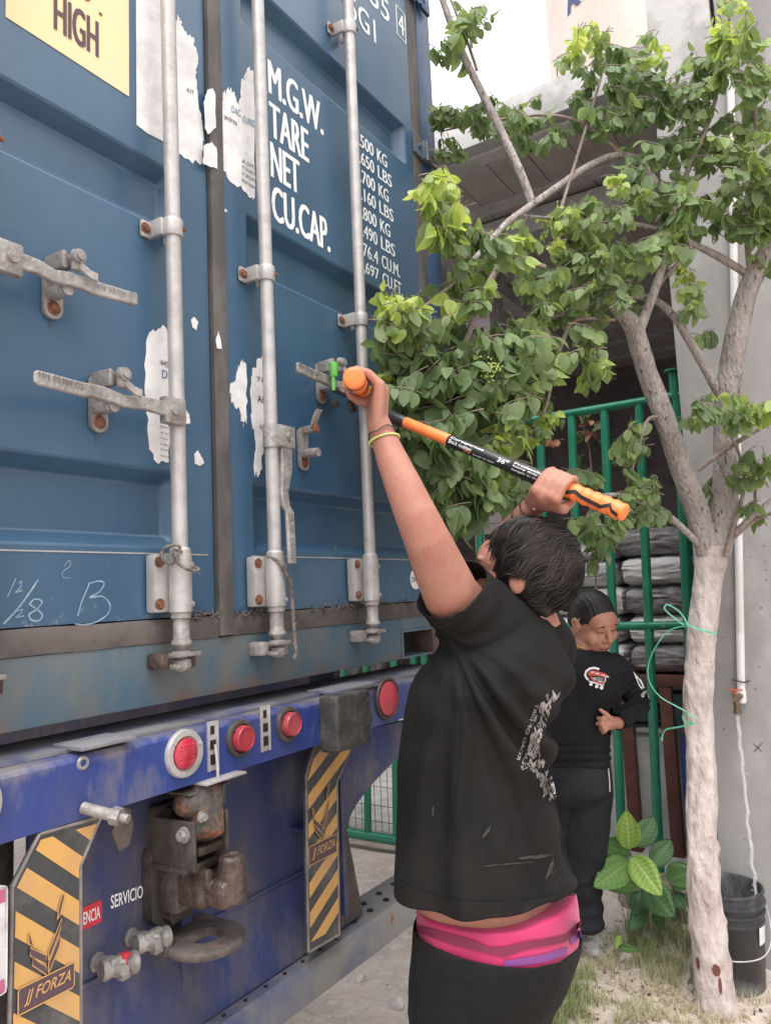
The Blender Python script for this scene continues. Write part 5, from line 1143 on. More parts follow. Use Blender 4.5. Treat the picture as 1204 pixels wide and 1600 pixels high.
patch(1400, 1050, 1500, 34, 26, .10, .35); patch(1100, 1000, 1500, 50, 14, .05, .75); patch(900, 1040, 1470, 30, 14, .11, .2); patch(700, 1005, 1490, 22, 10, .09, .2); patch(500, 960, 1500, 24, 10, .04, .85, 1.6); patch(380, 1175, 1560, 30, 8, .05, .8)
patch(1500, 990, 1545, 60, 22, .028, .95, 2.5); patch(1000, 1040, 1590, 70, 16, .03, .95, 2.5); patch(400, 900, 1500, 40, 22, .015, .95, 2.5)
me = bpy.data.meshes.new('grass'); me.from_pydata([tuple(v) for v in vs], [], fs); me.update(); at = me.attributes.new('tint', 'FLOAT', 'POINT'); at.data.foreach_set('value', ts)
tag(link('grass', me, M['grass'], None, True), 'short half dry grass and straw round the tree foot', 'grass', kind='stuff')
M['stone'] = mat('pale_stone', (.50, .46, .43), .9, c2=(.40, .36, .33), scale=12, bump=.6, bscale=30)
def stone(p, s, seed, mb):
    bm = bmesh.new(); bmesh.ops.create_icosphere(bm, subdivisions=3, radius=1)
    for v in bm.verts:
        d = 1+.35*noise.noise(v.co*1.3+V((seed, 0, 0)))+.12*noise.noise(v.co*4+V((seed, 3, 0))); v.co = V((v.co.x*s[0]*d, v.co.y*s[1]*d, v.co.z*s[2]*d))+p
    mb.bm(bm)
for q, s, lb in (((562, 1530), (.030, .022, .016), 'flat pale stone on the soil left of the man, the farther one'), ((622, 1572), (.026, .026, .026), 'blocky pale stone on the soil just left of the shorts'), ((598, 1545), (.014, .011, .007), 'small flat stone between the two larger ones')):
    p = gz(*q); p.z = gh(p.x, p.y)+s[2]*.5; mb = MB(); stone(p, s, q[0], mb); tag(mb.build('stone', M['stone'], None, ang=40), lb, 'stone', 'loose stones on the soil')
mb = MB(); r = random.Random(51)
for i in range(4200):
    x, y = r.uniform(1.5, 4.3), r.uniform(-1.6, 3.2); s = r.uniform(.0015, .005)*(2.4 if r.random() < .05 else 1)
    bm = bmesh.new(); bmesh.ops.create_icosphere(bm, subdivisions=1, radius=s)
    for v in bm.verts: v.co = V((v.co.x*r.uniform(.8, 1.3), v.co.y*r.uniform(.8, 1.3), v.co.z*.6))+V((x, y, gh(x, y)+s*.2))
    mb.bm(bm)
for i in range(900):
    q = gz(r.uniform(430, 900), r.uniform(1420, 1600)); s = r.uniform(.002, .0055)*(2.2 if r.random() < .07 else 1); x, y = q.x, q.y
    bm = bmesh.new(); bmesh.ops.create_icosphere(bm, subdivisions=1, radius=s)
    for v in bm.verts: v.co = V((v.co.x*r.uniform(.7, 1.4), v.co.y*r.uniform(.7, 1.4), v.co.z*.7))+V((x, y, gh(x, y)+s*.2))
    mb.bm(bm)
tag(mb.build('gravel', M['stone'], None, ang=60, recalc=False), 'scattered grit and small stones on the soil', 'gravel', kind='stuff')
vs, fs, ts = [], [], []
for i in range(420):
    q = gz(r.uniform(850, 1204), r.uniform(1440, 1600)); q.z = gh(q.x, q.y)+.003
    if (q.xy-BC.xy).length < .14: continue
    a = r.uniform(0, 2*pi); leaf_into(vs, fs, ts, q, V((cos(a), sin(a), r.uniform(-.1, .3))), V((-sin(a), cos(a), r.uniform(-.5, .5))), r.uniform(.010, .038), r.uniform(.004, .016), r.random(), .4, .5)
me = bpy.data.meshes.new('leaf_litter'); me.from_pydata([tuple(v) for v in vs], [], fs); me.update(); at = me.attributes.new('tint', 'FLOAT', 'POINT'); at.data.foreach_set('value', ts)
tag(link('leaf_litter', me, leafmat('dry_leaf', [(0, (.10, .065, .045)), (.5, (.26, .18, .12)), (1, (.42, .34, .24))], .8, .1), None, True), 'dry brown leaf litter scattered on the soil under the tree', 'leaf litter', kind='stuff')
# ---------------------------------------------------------------- green plastic ties
M['tie'] = mat('faded_green_tape', (.10, .42, .28), .5, c2=(.16, .5, .36), scale=20)
def tie(name, L, wd, lab):
    mb = MB(); P = path(L); sm = []
    for i in range(len(P)-1):
        p0, p1, p2, p3 = P[max(i-1, 0)], P[i], P[i+1], P[min(i+2, len(P)-1)]
        for k in range(6):
            t = k/6; sm.append(.5*((2*p1)+(p2-p0)*t+(2*p0-5*p1+4*p2-p3)*t*t+(3*p1-p0-3*p2+p3)*t**3))
    sm.append(P[-1]); mb.ribbon(sm, wd, (-.8, -.5, .3)); mb.tube(sm, wd*.22, n=5); return tag(mb.build(name, M['tie'], None, ang=60), lab, 'plastic tie', 'green ties on the tree')
tie('plastic_tie', [(1118, 990, 2.905), (1100, 986, 2.89), (1082, 980, 2.90), (1070, 974, 2.93), (1062, 970, 3.1)], .008, 'green tape wound round the trunk at rail height')
tie('plastic_tie', [(1072, 980, 2.93), (1052, 965, 2.95), (1038, 952, 2.97), (1042, 945, 2.98), (1060, 955, 2.97), (1074, 975, 2.93)], .006, 'small looped bow of green tape left of the trunk')
tie('plastic_tie', [(1070, 978, 2.93), (1045, 985, 2.97), (1024, 1010, 3.0), (1012, 1040, 3.02), (1014, 1065, 3.02), (1030, 1088, 3.0), (1055, 1103, 2.96), (1072, 1112, 2.93)], .0045, 'long pale green cord bowing out left of the trunk')
tie('plastic_tie', [(1085, 1122, 2.90), (1076, 1116, 2.90), (1066, 1118, 2.93), (1070, 1128, 2.93), (1084, 1130, 2.90), (1060, 1136, 2.94), (1040, 1140, 2.98), (1034, 1150, 3.0), (1034, 1158, 3.0)], .006, 'lower green tie with a free end curling down left of the trunk')
# ================================================================ people and the bolt cutter
M['skin'] = mat('tan_skin', (.40, .205, .145), .55, c2=(.33, .135, .10), scale=9, lo=.38, hi=.66, bump=.16, bscale=260, sss=.10, spec=.35, c3=(.24, .11, .08), s3=55, lo3=.62, hi3=.74, amt3=.35)
M['skin2'] = mat('brown_skin', (.42, .205, .14), .5, c2=(.34, .15, .10), scale=9, bump=.05, bscale=250, sss=.1, spec=.5)
M['hair'] = mat('black_hair', (.009, .007, .007), .5, c2=(.016, .012, .011), scale=30, spec=.4)
M['hairs'] = mat('hair_strands', (.010, .0075, .007), .55, c2=(.03, .022, .02), scale=14, lo=.4, hi=.6, spec=.45)
M['tee'] = mat('black_jersey', (.0080, .0077, .0073), .82, c2=(.013, .0125, .0115), scale=4, bump=.25, bscale=260, c3=(.07, .066, .062), s3=5, lo3=.62, hi3=.90, zfade=(1.13, .95, .12), amt3=.5, spec=.22)
M['short'] = mat('black_shorts', (.0075, .0078, .0078), .85, c2=(.012, .0125, .012), scale=5, bump=.3, bscale=300, spec=.25)
M['pink'] = mat('pink_stretch_fabric', (.50, .022, .12), .65, c2=(.42, .02, .10), scale=5, bump=.12, bscale=200, sheen=.2)
M['maroon'] = mat('maroon_stripe', (.17, .015, .05), .6)
M['purple'] = mat('purple_stripe', (.18, .05, .22), .6)
M['jum'] = mat('black_sweatshirt', (.0085, .0085, .0105), .85, c2=(.014, .014, .017), scale=6, bump=.25, bscale=200, spec=.25)
M['jog'] = mat('charcoal_jogging_trousers', (.015, .0165, .021), .85, c2=(.024, .026, .031), scale=6, bump=.25, bscale=200, c3=(.12, .12, .12), s3=26, lo3=.68, hi3=.74, amt3=.5, spec=.25)
M['shoe'] = mat('grey_mesh_shoe', (.45, .43, .42), .75, c2=(.22, .21, .21), scale=30, lo=.5, hi=.56, bump=.4, bscale=160)
M['sole'] = mat('off_white_sole', (.62, .60, .58), .6)
M['orange'] = mat('orange_grip', (.85, .22, .055), .45, c2=(.75, .17, .045), scale=14, bump=.1, bscale=90)
M['tubeblk'] = mat('black_tube', (.022, .021, .022), .35, c2=(.06, .055, .05), scale=26, lo=.55, hi=.7)
M['jaw'] = mat('brown_black_jaw_steel', (.11, .075, .065), .45, .5, c2=(.19, .15, .14), scale=26, bump=.3, bscale=80)
def fold(c, d, k, seed, sh=1.0):
    """ridged cloth folds running along d"""
    d = V(d).normalized(); q = c - d*c.dot(d)*(1-1/k)
    n_ = noise.noise(q*sh+V((seed, seed*2, 0))); return (1-abs(n_)*2.2)
def head_frame(c, f, up=(0, 0, 1)):
    f = V(f).normalized(); r_ = f.cross(V(up)).normalized(); u = r_.cross(f); return Matrix((r_, f, u)).transposed().to_4x4(), V(c)
def head_prims(mb, HF, s=1.0, full=1.0):
    Mx, c = HF; R3 = Mx.to_3x3()
    def E_(p, r_): mb.sphere(c+R3 @ (V(p)*s), tuple(x*s for x in r_), seg=20, M=R3)
    def C_(a, b, r1, r2): mb.cap(c+R3 @ (V(a)*s), c+R3 @ (V(b)*s), r1*s, r2*s, 14)
    E_((0, -.012, .022), (.074, .094, .095)); E_((0, .030, -.045), (.060*full, .062, .072)); E_((0, .058, -.096), (.030, .026, .022)); E_((0, .05, .03), (.060, .045, .05))
    for k in (-1, 1):
        E_((k*.036*full, .058, -.032), (.030, .028, .030)); E_((k*.045*full, .02, -.078), (.026, .04, .026)); E_((k*.030, .082, .026), (.022, .010, .008))
        E_((k*.076, -.008, -.008), (.010, .020, .032)); E_((k*.082, -.014, .006), (.006, .018, .018)); E_((k*.013, .092, -.032), (.009, .010, .008)); E_((k*.031, .076, .008), (.015, .011, .010))
    C_((0, .088, .014), (0, .106, -.026), .0075, .012); E_((0, .086, -.062), (.024, .012, .006)); E_((0, .084, -.072), (.020, .012, .008)); C_((0, -.02, -.05), (0, -.04, -.14), .055, .056)
def face_bits(par, HF, s, look_down=True):
    Mx, c = HF; R3 = Mx.to_3x3(); W_ = lambda p: c+R3 @ (V(p)*s)
    mb = MB()
    for k in (-1, 1):
        mb.tube([W_((k*(.031+dx), .0875-abs(dx)*.20-(.004 if abs(dx) > .011 else 0), .005+dz)) for dx, dz in ((-.015, .0015), (-.008, -.0015), (0, -.0030), (.008, -.002), (.016, .001))], [.0006, .0014, .0017, .0014, .0006], n=6)
    mb.build('eyelashes', M['ink'], par)
    mb = MB()
    for k in (-1, 1): mb.tube([W_((k*(.031+dx), .0945-abs(dx-.002)*.45, .030+dz)) for dx, dz in ((-.019, -.004), (-.01, -.001), (0, .001), (.010, .001), (.020, -.004))], [.001, .0026, .0030, .0024, .0008], n=6)
    mb.build('eyebrows', M['hair'], par)
    mb = MB(); mb.sphere(W_((0, .0895, -.0630)), (.021*s, .010*s, .0042*s), M=R3); mb.sphere(W_((0, .0885, -.0712)), (.018*s, .010*s, .0055*s), M=R3); mb.build('lips', mat('lips', (.26, .085, .07), .5), par)
    mb = MB(); mb.tube([W_((x, .0985-abs(x)*.35, -.0668-abs(x)*.08)) for x in (-.019, -.009, 0, .009, .019)], [.0004, .0008, .0009, .0008, .0004], n=5); mb.build('mouth_line', M['ink'], par)
def grip(mb, c, axis, palm, wrist, rh, sg=1, fr=.0088, wid=.0195, thumb_side=1, arc=215, tip=None):
    a = V(axis).normalized(); p = V(palm); p = (p-a*p.dot(a)).normalized(); q = a.cross(p)*sg; K = []
    P_ = lambda off, th, r_: c+a*off+(p*cos(radians(th))+q*sin(radians(th)))*r_
    for i in range(4):
        off = (i-1.5)*wid*thumb_side; ln = arc*(1, 1.05, 1, .88)[3-i if thumb_side > 0 else i]
        k0 = P_(off, 18, rh+.027); K.append(k0)
        pts = [k0, P_(off*.98, ln*.30, rh+.0115), P_(off*.95, ln*.55, rh+.0095), P_(off*.93, ln*.78, rh+.009), P_(off*.92, ln, rh+.0085)]
        rr = [fr*1.28, fr*1.12, fr*1.08, fr, fr*.86]
        for j in range(4): mb.cap(pts[j], pts[j+1], rr[j], rr[j+1], 12)
        wb = wrist+a*(off*.45)+p*.0; mb.cap(k0, k0.lerp(wb, .5), fr*1.45, fr*1.65, 12); mb.cap(k0.lerp(wb, .5), wb, fr*1.65, fr*1.7, 12)
    m0 = (K[1]+K[2])/2; mb.cap(m0.lerp(wrist, .12), m0.lerp(wrist, .85), .020, .021, 14)
    mb.cap(K[0].lerp(wrist, .25), K[3].lerp(wrist, .25), .0135, .0135, 12)
    off = 2.0*wid*thumb_side*1.0
    tb = wrist.lerp(c, .28)+a*off*.5; t1 = P_(off*.95, -28, rh+.024); t2 = P_(off*.90, -70, rh+.012); t3 = P_(off*.75, -118, rh+.010)
    mb.cap(tb, t1, .0165, .0140, 12); mb.cap(t1, t2, .0125, .0108, 12); mb.cap(t2, t3, .0108, .0088, 12)
# ---------------------------------------------------------------- bolt cutter
PV0 = pt(586, 636, 2.10)
A1 = pt(552, 590, 1.50); B0, B1 = pt(606, 649, 2.06), pt(977, 802, 1.60)
CT = empty('bolt_cutter', PV0, 'long orange and black bolt cutter held open in both hands against the door handle', 'bolt cutter')
dA = (A1-PV0); dB = (B1-B0)
AL = lambda a, b, t: a.lerp(b, t)
def rbar(mb, pts, w_, h_, side):
    """flat steel bar with rounded section"""
    rings = []
    for i, p in enumerate(pts):
        d = (pts[min(i+1, len(pts)-1)]-pts[max(i-1, 0)]).normalized(); s = V(side); s = (s-d*s.dot(d)).normalized(); u = d.cross(s); ww = w_[i] if isinstance(w_, list) else w_
        rings.append([p+s*(cos(t)*h_)+u*(sin(t)*ww) for t in (2*pi*k/12 for k in range(12))])
    loft(mb, rings)
mb = MB(); a, b = PV0.lerp(A1, .13), PV0.lerp(A1, .78); mb.cyl(a, b, .0148, n=20); mb.build('handle_tube', M['tubeblk'], CT)
mb = MB(); g0, g1 = PV0.lerp(A1, .66), A1; prof = []; Lg = (g1-g0).length
for i in range(30): t = i/29; prof.append((Lg*t*.975, (.0172+.0045*t+.0010*sin(t*34))*(1 if i else .9)))
prof += [(Lg*.99, .0205), (Lg*1.0, .015), (Lg*1.003, 0)]; mb.lathe(g0, g1-g0, prof, 26); mb.build('orange_grip', M['orange'], CT, ang=60)
mb = MB(); d = (A1-PV0).normalized()
mb.lathe(A1-d*.030, d, [(0, .0224), (.001, .0232), (.005, .0232), (.006, .0224)], 26); mb.build('grip_band', M['tubeblk'], CT)
bt = lambda t: B0.lerp(B1, t)
def txB(x):       # parameter along the second handle at photo column x
    lo, hi = 0, 1
    for _ in range(40):
        m_ = (lo+hi)/2; p = bt(m_)-CAM; X_ = 602+FPX*p.dot(cr)/p.dot(cf)
        if X_ < x: lo = m_
        else: hi = m_
    return lo
for nm, x0, x1, r_, mt in (('steel_collar', 606, 634, .0165, 'tubeblk'), ('orange_sleeve', 633, 703, .0152, 'orange'), ('handle_tube', 702, 802, .0158, 'tubeblk'), ('handle_sleeve', 800, 869, .0185, 'tubeblk')):
    mb = MB(); a, b = bt(txB(x0)), bt(txB(x1)); L = (b-a).length; mb.lathe(a, b-a, [(0, 0), (0, r_*.96), (.002, r_), (L-.002, r_), (L, r_*.96), (L, 0)], 26); mb.build(nm, M[mt], CT)
a, b = bt(txB(867)), B1; L = (b-a).length; prof = [(0, .014)]
for i in range(40): t = i/39; prof.append((L*t*.96+.001, .0185+.0012*sin(t*44)*(1 if t > .2 else 0)+.001*t))
prof += [(L*.985, .0185), (L, .013), (L, 0)]; mb = MB(); mb.lathe(a, b-a, prof, 26); G2 = mb.build('orange_grip', M['orange'], CT, ang=60)
# black zigzag inlay and lettering on the near side of the second handle
dBn = (B1-B0).normalized(); tc_ = lambda p: (CAM-p).normalized()
def onB(x, v, r_):           # v: -1..1 across the visible side
    p = bt(txB(x)); n_ = tc_(p); n_ = (n_-dBn*n_.dot(dBn)).normalized(); s = dBn.cross(n_); s = s if s.z > 0 else -s; an = v*1.15
    return p+n_*(cos(an)*r_)+s*(sin(an)*r_)
mb = MB()
top = [(888, -.25), (903, .25), (915, .0), (945, -.15), (957, .35), (962, -.1), (972, -.3)]; botm = [(972, -.75), (940, -.8), (905, -.85), (888, -.8)]
for i in range(len(top)-1):
    for k in range(4):
        x0 = top[i][0]+(top[i+1][0]-top[i][0])*k/4; x1 = top[i][0]+(top[i+1][0]-top[i][0])*(k+1)/4; v0 = top[i][1]+(top[i+1][1]-top[i][1])*k/4; v1 = top[i][1]+(top[i+1][1]-top[i][1])*(k+1)/4
        mb.add([onB(x0, v0, .0214), onB(x1, v1, .0214), onB(x1, v1-.38, .0214), onB(x0, v0-.38, .0214)], [(0, 1, 2, 3)])
mb.build('grip_inlay', M['tubeblk'], CT, ang=0)
mb = MB()
def ptext(mb, s_, x0, x1, v0, v1, r_): put_text(mb, s_, lambda u, v: onB(x0+(x1-x0)*u, v0+(v1-v0)*v, r_), .012)
ptext(mb, 'Cortapernos', 706, 757, .30, .75, .0162); ptext(mb, 'Bolt cutter', 706, 742, -.28, .22, .0162); ptext(mb, '36"', 781, 797, -.15, .50, .0162); ptext(mb, 'Professional', 806, 862, .35, .62, .0189); ptext(mb, 'heavy duty jaws', 806, 862, .0, .25, .0189); ptext(mb, 'no usar en cables', 745, 778, -.62, -.35, .0162); ptext(mb, 'length in inches', 806, 860, -.40, -.18, .0189)
mb.build('lettering', M['white'], CT, ang=0, recalc=False)
mb = MB(); ptext(mb, 'W', 728, 742, -.75, -.25, .0163); mb.build('lettering_orange', M['orange'], CT, ang=0)
# head: links, jaws, pivot bolts
sideN = V((0, 0, 1)); J0 = pt(512, 603, 2.22)
mb = MB(); ax = (J0-PV0).normalized(); up_ = ax.cross(V((0, 1, 0))).normalized(); up_ = up_ if up_.z > 0 else -up_
rbar(mb, [PV0+up_*.006+ax*-.02, PV0.lerp(J0, .35)+up_*.016, PV0.lerp(J0, .7)+up_*.020, J0+up_*.012+ax*.004], [.011, .017, .018, .006], .009, (0, 1, 0)); mb.build('upper_jaw', M['jaw'], CT)
mb = MB(); rbar(mb, [PV0-up_*.008, PV0.lerp(J0, .35)-up_*.014, PV0.lerp(J0, .7)-up_*.010, J0-up_*.002], [.012, .015, .014, .006], .009, (0, 1, 0)); mb.build('lower_jaw', M['jaw'], CT)
mb = MB(); rbar(mb, [PV0.lerp(J0, .08)+V((0, -.016, 0)), PV0.lerp(J0, .62)+V((0, -.016, 0))], .017, .004, (0, 1, 0)); mb.build('link_plate', M['jaw'], CT)
mb = MB(); 
for t, k in ((.12, .018), (.36, -.02), (.62, .012), (.30, .022)):
    p = PV0.lerp(J0, t)+up_*k*.6+V((0, -.018, 0)); mb.cyl(p, p+V((0, -.010, 0)), .0095, n=6); mb.cyl(p+V((0, -.01, 0)), p+V((0, -.014, 0)), .005, n=10)
for x, y in ((521, 632), (548, 640), (545, 632)):
    p = pt(x, y, 2.16); mb.cyl(p, p+V((0, -.012, 0)), .011, n=6)
mb.build('pivot_bolt', M['hookr'], CT)
mb = MB(); rbar(mb, [PV0.lerp(J0, .1), PV0, PV0.lerp(A1, .16)], [.012, .014, .011], .010, (0, 0, 1)); rbar(mb, [PV0.lerp(J0, .05), B0.lerp(PV0, .4), B0.lerp(B1, .02)], [.012, .013, .012], .010, (0, 1, 0)); mb.build('handle_shank', M['jaw'], CT)
# green bolt seal on the handle
p = dp(519, 577, YR-.03); S0 = V((p.x, YR-.035, 0)); zt_ = dp(519, 566, YR-.035).z; zb_ = dp(519, 603, YR-.035).z
mb = MB(); mb.lathe((S0.x, S0.y, dp(519, 588, YR-.035).z), (0, 0, 1), [(0, 0), (0, .0105), (.004, .0118), (.036, .0135), (.040, .0130), (.040, .011), (.037, .0105), (.037, 0)], 22); mb.cyl((S0.x-.004, S0.y, zb_-.012), (S0.x-.004, S0.y, dp(519, 588, YR-.035).z), .0055, n=12)
tag(mb.build('bolt_seal', M['green'], None), 'small green plastic bolt seal locking the right door handle', 'seal')
# ---------------------------------------------------------------- the man
MAN = empty('person', V((pt(770, 1450, 1.72).x, pt(770, 1450, 1.72).y, 0)), 'person seen from behind in black t-shirt and low black shorts reaching up with the cutter', 'person')
HFm = head_frame(pt(806, 900, 1.74), (-.34, .90, .20))
SR = [(968, 752, 852), (985, 712, 862), (1010, 684, 874), (1040, 660, 880), (1070, 644, 882), (1100, 636, 872), (1150, 630, 858), (1200, 626, 858), (1250, 624, 866), (1300, 622, 876), (1350, 621, 889), (1400, 622, 898), (1440, 628, 902)]
TOR = [(y, xl+(9 if y < 1360 else 14 if y < 1390 else 30 if y < 1410 else 36), xr-(14 if y < 1150 else 26 if y < 1390 else 30)) for y, xl, xr in SR[1:]]+[(1480, 680, 880), (1520, 680, 870), (1570, 680, 850)]
mb = MB(); loft(mb, ell_rings(TOR, 1.72))
mb.sphere(pt(684, 1368, 1.72), (.075, .085, .075), seg=20)               # belly
mb.cap(pt(838, 1000, 1.76), pt(826, 950, 1.75), .066, .056); head_prims(mb, HFm, 1.02)
wl = pt(599, 684, 1.60)
ARM = [(pt(745, 985, 1.68), .070), (pt(705, 930, 1.62), .0605), (pt(684, 884, 1.58), .0545), (pt(668, 846, 1.555), .0485), (pt(650, 806, 1.55), .0440), (pt(631, 762, 1.56), .0390), (pt(613, 720, 1.58), .0335), (wl, .0275), (pt(592, 664, 1.605), .026)]
for i in range(len(ARM)-1): mb.cap(ARM[i][0], ARM[i+1][0], ARM[i][1], ARM[i+1][1], 20)
gA = PV0.lerp(A1, .80)
grip(mb, gA, A1-PV0, cr*.85-cu*.35, pt(590, 662, 1.605), .0195, sg=1, thumb_side=-1)
wr = pt(822, 803, 1.80)
AR2 = [(pt(848, 1010, 1.88), .07), (pt(800, 925, 1.98), .055), (pt(786, 866, 1.97), .045), (pt(802, 832, 1.89), .040), (wr, .0285), (pt(834, 791, 1.775), .026)]
for i in range(len(AR2)-1): mb.cap(AR2[i][0], AR2[i+1][0], AR2[i][1], AR2[i+1][1], 18)
gB = bt(txB(872)); grip(mb, gB, dBn, -cr*.7-cu*.5-cf*.15, pt(834, 791, 1.775), .019, sg=-1, thumb_side=1, arc=205)
BODY = remesh(mb, 'body', M['skin'], MAN, .0042, 3)
# legs below the frame
mb = MB(); mb2 = MB()
hipc = pt(770, 1500, 1.72)
PR = [(1425, 650, 905), (1450, 648, 907), (1490, 645, 905), (1530, 643, 890), (1565, 643, 868), (1600, 644, 856), (1650, 648, 846)]
rp = ell_rings(PR, 1.72); loft(mb, rp)
hz_ = pt(745, 1640, 1.72)
for sx in (-1, 1):
    h = V((hz_.x+sx*.085, hz_.y, hz_.z+.02)); k = V((h.x+sx*.01, h.y+.03, .44)); mb.cap(h, k, .105, .085, 20)
    mb2.cap((k.x, k.y, .50), (k.x, k.y-.02, .10), .058, .042, 16)
    sh = MB(); sh.cap((k.x, k.y-.05, .045), (k.x+sx*.015, k.y+.13, .04), .045, .04, 16); sh.box((k.x-.045, k.y-.095, .0), (k.x+.05, k.y+.17, .03), .012); sh.build('shoe', M['shoe'], MAN)
mb2.build('lower_legs', M['skin'], MAN, ang=60)
def plane3(a, b, c):
    n_ = (b-a).cross(c-a).normalized(); return n_ if n_.z > 0 else -n_
a, b, c = pt(652, 1440, 1.72), pt(780, 1499, 1.55), pt(903, 1468, 1.72)
def pdisp(q, n_): return .005*fold(q*9, (.1, -.3, 1), 2.5, 4)+.0015*noise.noise(q*40)
SHORTS = remesh(mb, 'shorts', M['short'], MAN, .007, 3, disp=pdisp, cuts=[((a+b+c)/3, plane3(a, b, c), 1.2)], solid=.004)
mb = MB()           # knee hem of the shorts is left closed; waistband ridge
UR = [(1396, 652, 898), (1420, 654, 902), (1450, 653, 904), (1480, 651, 903), (1520, 649, 896), (1550, 648, 880)]
mb = MB(); loft(mb, ell_rings(UR, 1.72))
a, b, c = pt(662, 1402, 1.72), pt(760, 1408, 1.55), pt(903, 1398, 1.72)
PINK = remesh(mb, 'undershorts', M['pink'], MAN, .006, 3, disp=lambda q, n_: .0022*fold(q*8, (.8, -.8, .15), 5, 2)-.001, cuts=[((a+b+c)/3, plane3(a, b, c), 1.2)], solid=.002)
tp = bvh(PINK)
def px6(L): return [(600+x/3.2, 1100+y/3.2) for x, y in L]
def band(L1, L2, m_, nm):
    mb = MB(); n_ = min(len(L1), len(L2)); A_ = px6(L1); B_ = px6(L2)
    for i in range(len(A_)-1): mb.add([pt(*A_[i], 1.5), pt(*A_[i+1], 1.5), pt(*B_[i+1], 1.5), pt(*B_[i], 1.5)], [(0, 1, 2, 3)])
    drape(mb, tp, .0022, CAM).build(nm, m_, MAN, ang=80, recalc=False)
band([(165, 1105), (250, 1125), (340, 1150), (440, 1178), (520, 1212), (600, 1212), (700, 1185), (800, 1172), (900, 1152), (945, 1110), (985, 1070)], [(165, 1135), (250, 1168), (340, 1200), (440, 1226), (520, 1245), (600, 1262), (700, 1226), (800, 1208), (900, 1190), (945, 1145), (985, 1104)], M['maroon'], 'maroon_stripe')
band([(600, 1282), (700, 1264), (800, 1248), (915, 1212)], [(600, 1312), (700, 1302), (800, 1288), (900, 1255)], M['purple'], 'purple_stripe')
band([(925, 1168), (955, 1140), (985, 1120)], [(925, 1205), (955, 1185), (985, 1160)], M['purple'], 'purple_stripe')
# t-shirt
mb = MB(); loft(mb, ell_rings(SR, 1.72, sup=2.3))
mb.cap(pt(776, 1000, 1.70), pt(700, 915, 1.615), .088, .0845, 26); mb.cap(pt(690, 890, 1.60), pt(700, 915, 1.615), .082, .0845, 26)
mb.cap(pt(800, 1000, 1.74), pt(745, 968, 1.67), .095, .098, 22); mb.cap(pt(790, 960, 1.72), pt(838, 1005, 1.76), .05, .072, 20)
mb.cap(pt(846, 1015, 1.88), pt(812, 950, 1.95), .085, .075, 20)
mb.cap(pt(842, 1012, 1.74), pt(862, 1060, 1.72), .050, .052, 18); mb.cap(pt(846, 1000, 1.74), pt(864, 1030, 1.71), .030, .020, 14)
sn = (pt(668, 850, 1.56)-pt(760, 985, 1.69)).normalized()
hem = pt(760, 1420, 1.55)
def tdisp(q, n_):
    p = q-CAM; X_ = 602+FPX*p.dot(cr)/p.dot(cf); Y_ = 800-FPX*p.dot(cu)/p.dot(cf)
    near = 1 if n_.dot(CAM-q) > 0 else .4
    # drag folds fan from the armpit down to the small of the back
    ax_, ay_ = 700, 985; an = atan2(Y_-ay_, X_-ax_); rr = sqrt((X_-ax_)**2+(Y_-ay_)**2)
    env = min(1, max(0, (rr-40)/90))*math.exp(-((an-1.02)/.42)**2)
    k = sin(an*22+1.3+noise.noise(V((rr*.006, an*2, 0)))*2.6); d = env*.018*(abs(k)**.6*math.copysign(1, k))*(1-.35*min(1, rr/520))
    e2 = math.exp(-((an-1.55)/.35)**2)*min(1, max(0, (rr-120)/150)); d += e2*.010*sin(an*30)
    d += .004*noise.noise(q*7)+.0016*fold(q*14, (.3, -.6, .6), 3, 7)
    if Y_ > 1150 and X_ > 800: d += .008*sin((Y_-1150)*.045+(X_-800)*.03)*min(1, (X_-800)/60)
    s_ = math.exp(-((rr-0)/150)**2); d += s_*.003*sin(an*9+rr*.08)
    return d*near
TEE = remesh(mb, 't_shirt', M['tee'], MAN, .0062, 3, disp=tdisp, cuts=[(pt(704, 921, 1.62), sn, .155), (hem, V((0, 0, -1)), 1.0)], solid=.003)
tt = bvh(TEE)
# seams: hem line, side seam, sleeve hem
def seam(L, wd=.0022, m_='short', nm='seam'):
    mb = MB(); P_ = []
    for i in range(len(L)-1):
        for k in range(8): P_.append((L[i][0]+(L[i+1][0]-L[i][0])*k/8, L[i][1]+(L[i+1][1]-L[i][1])*k/8))
    P_.append(L[-1]); Q = [pt(x, y, 1.45) for x, y in P_]; out_ = []
    for q in Q:
        h = tt.ray_cast(CAM, (q-CAM).normalized())
        if h[0]: out_.append(h[0]-(q-CAM).normalized()*.0008)
    if len(out_) > 2: mb.tube(out_, wd/2, n=5); mb.build(nm, M[m_], MAN, ang=60)
seam([(623, 1372), (650, 1388), (690, 1400), (740, 1406), (800, 1406), (860, 1398), (893, 1382)])
seam([(728, 1010), (722, 1100), (716, 1200), (708, 1300), (700, 1398)]); seam([(734, 872), (728, 920), (716, 970), (702, 1000)], .0018)
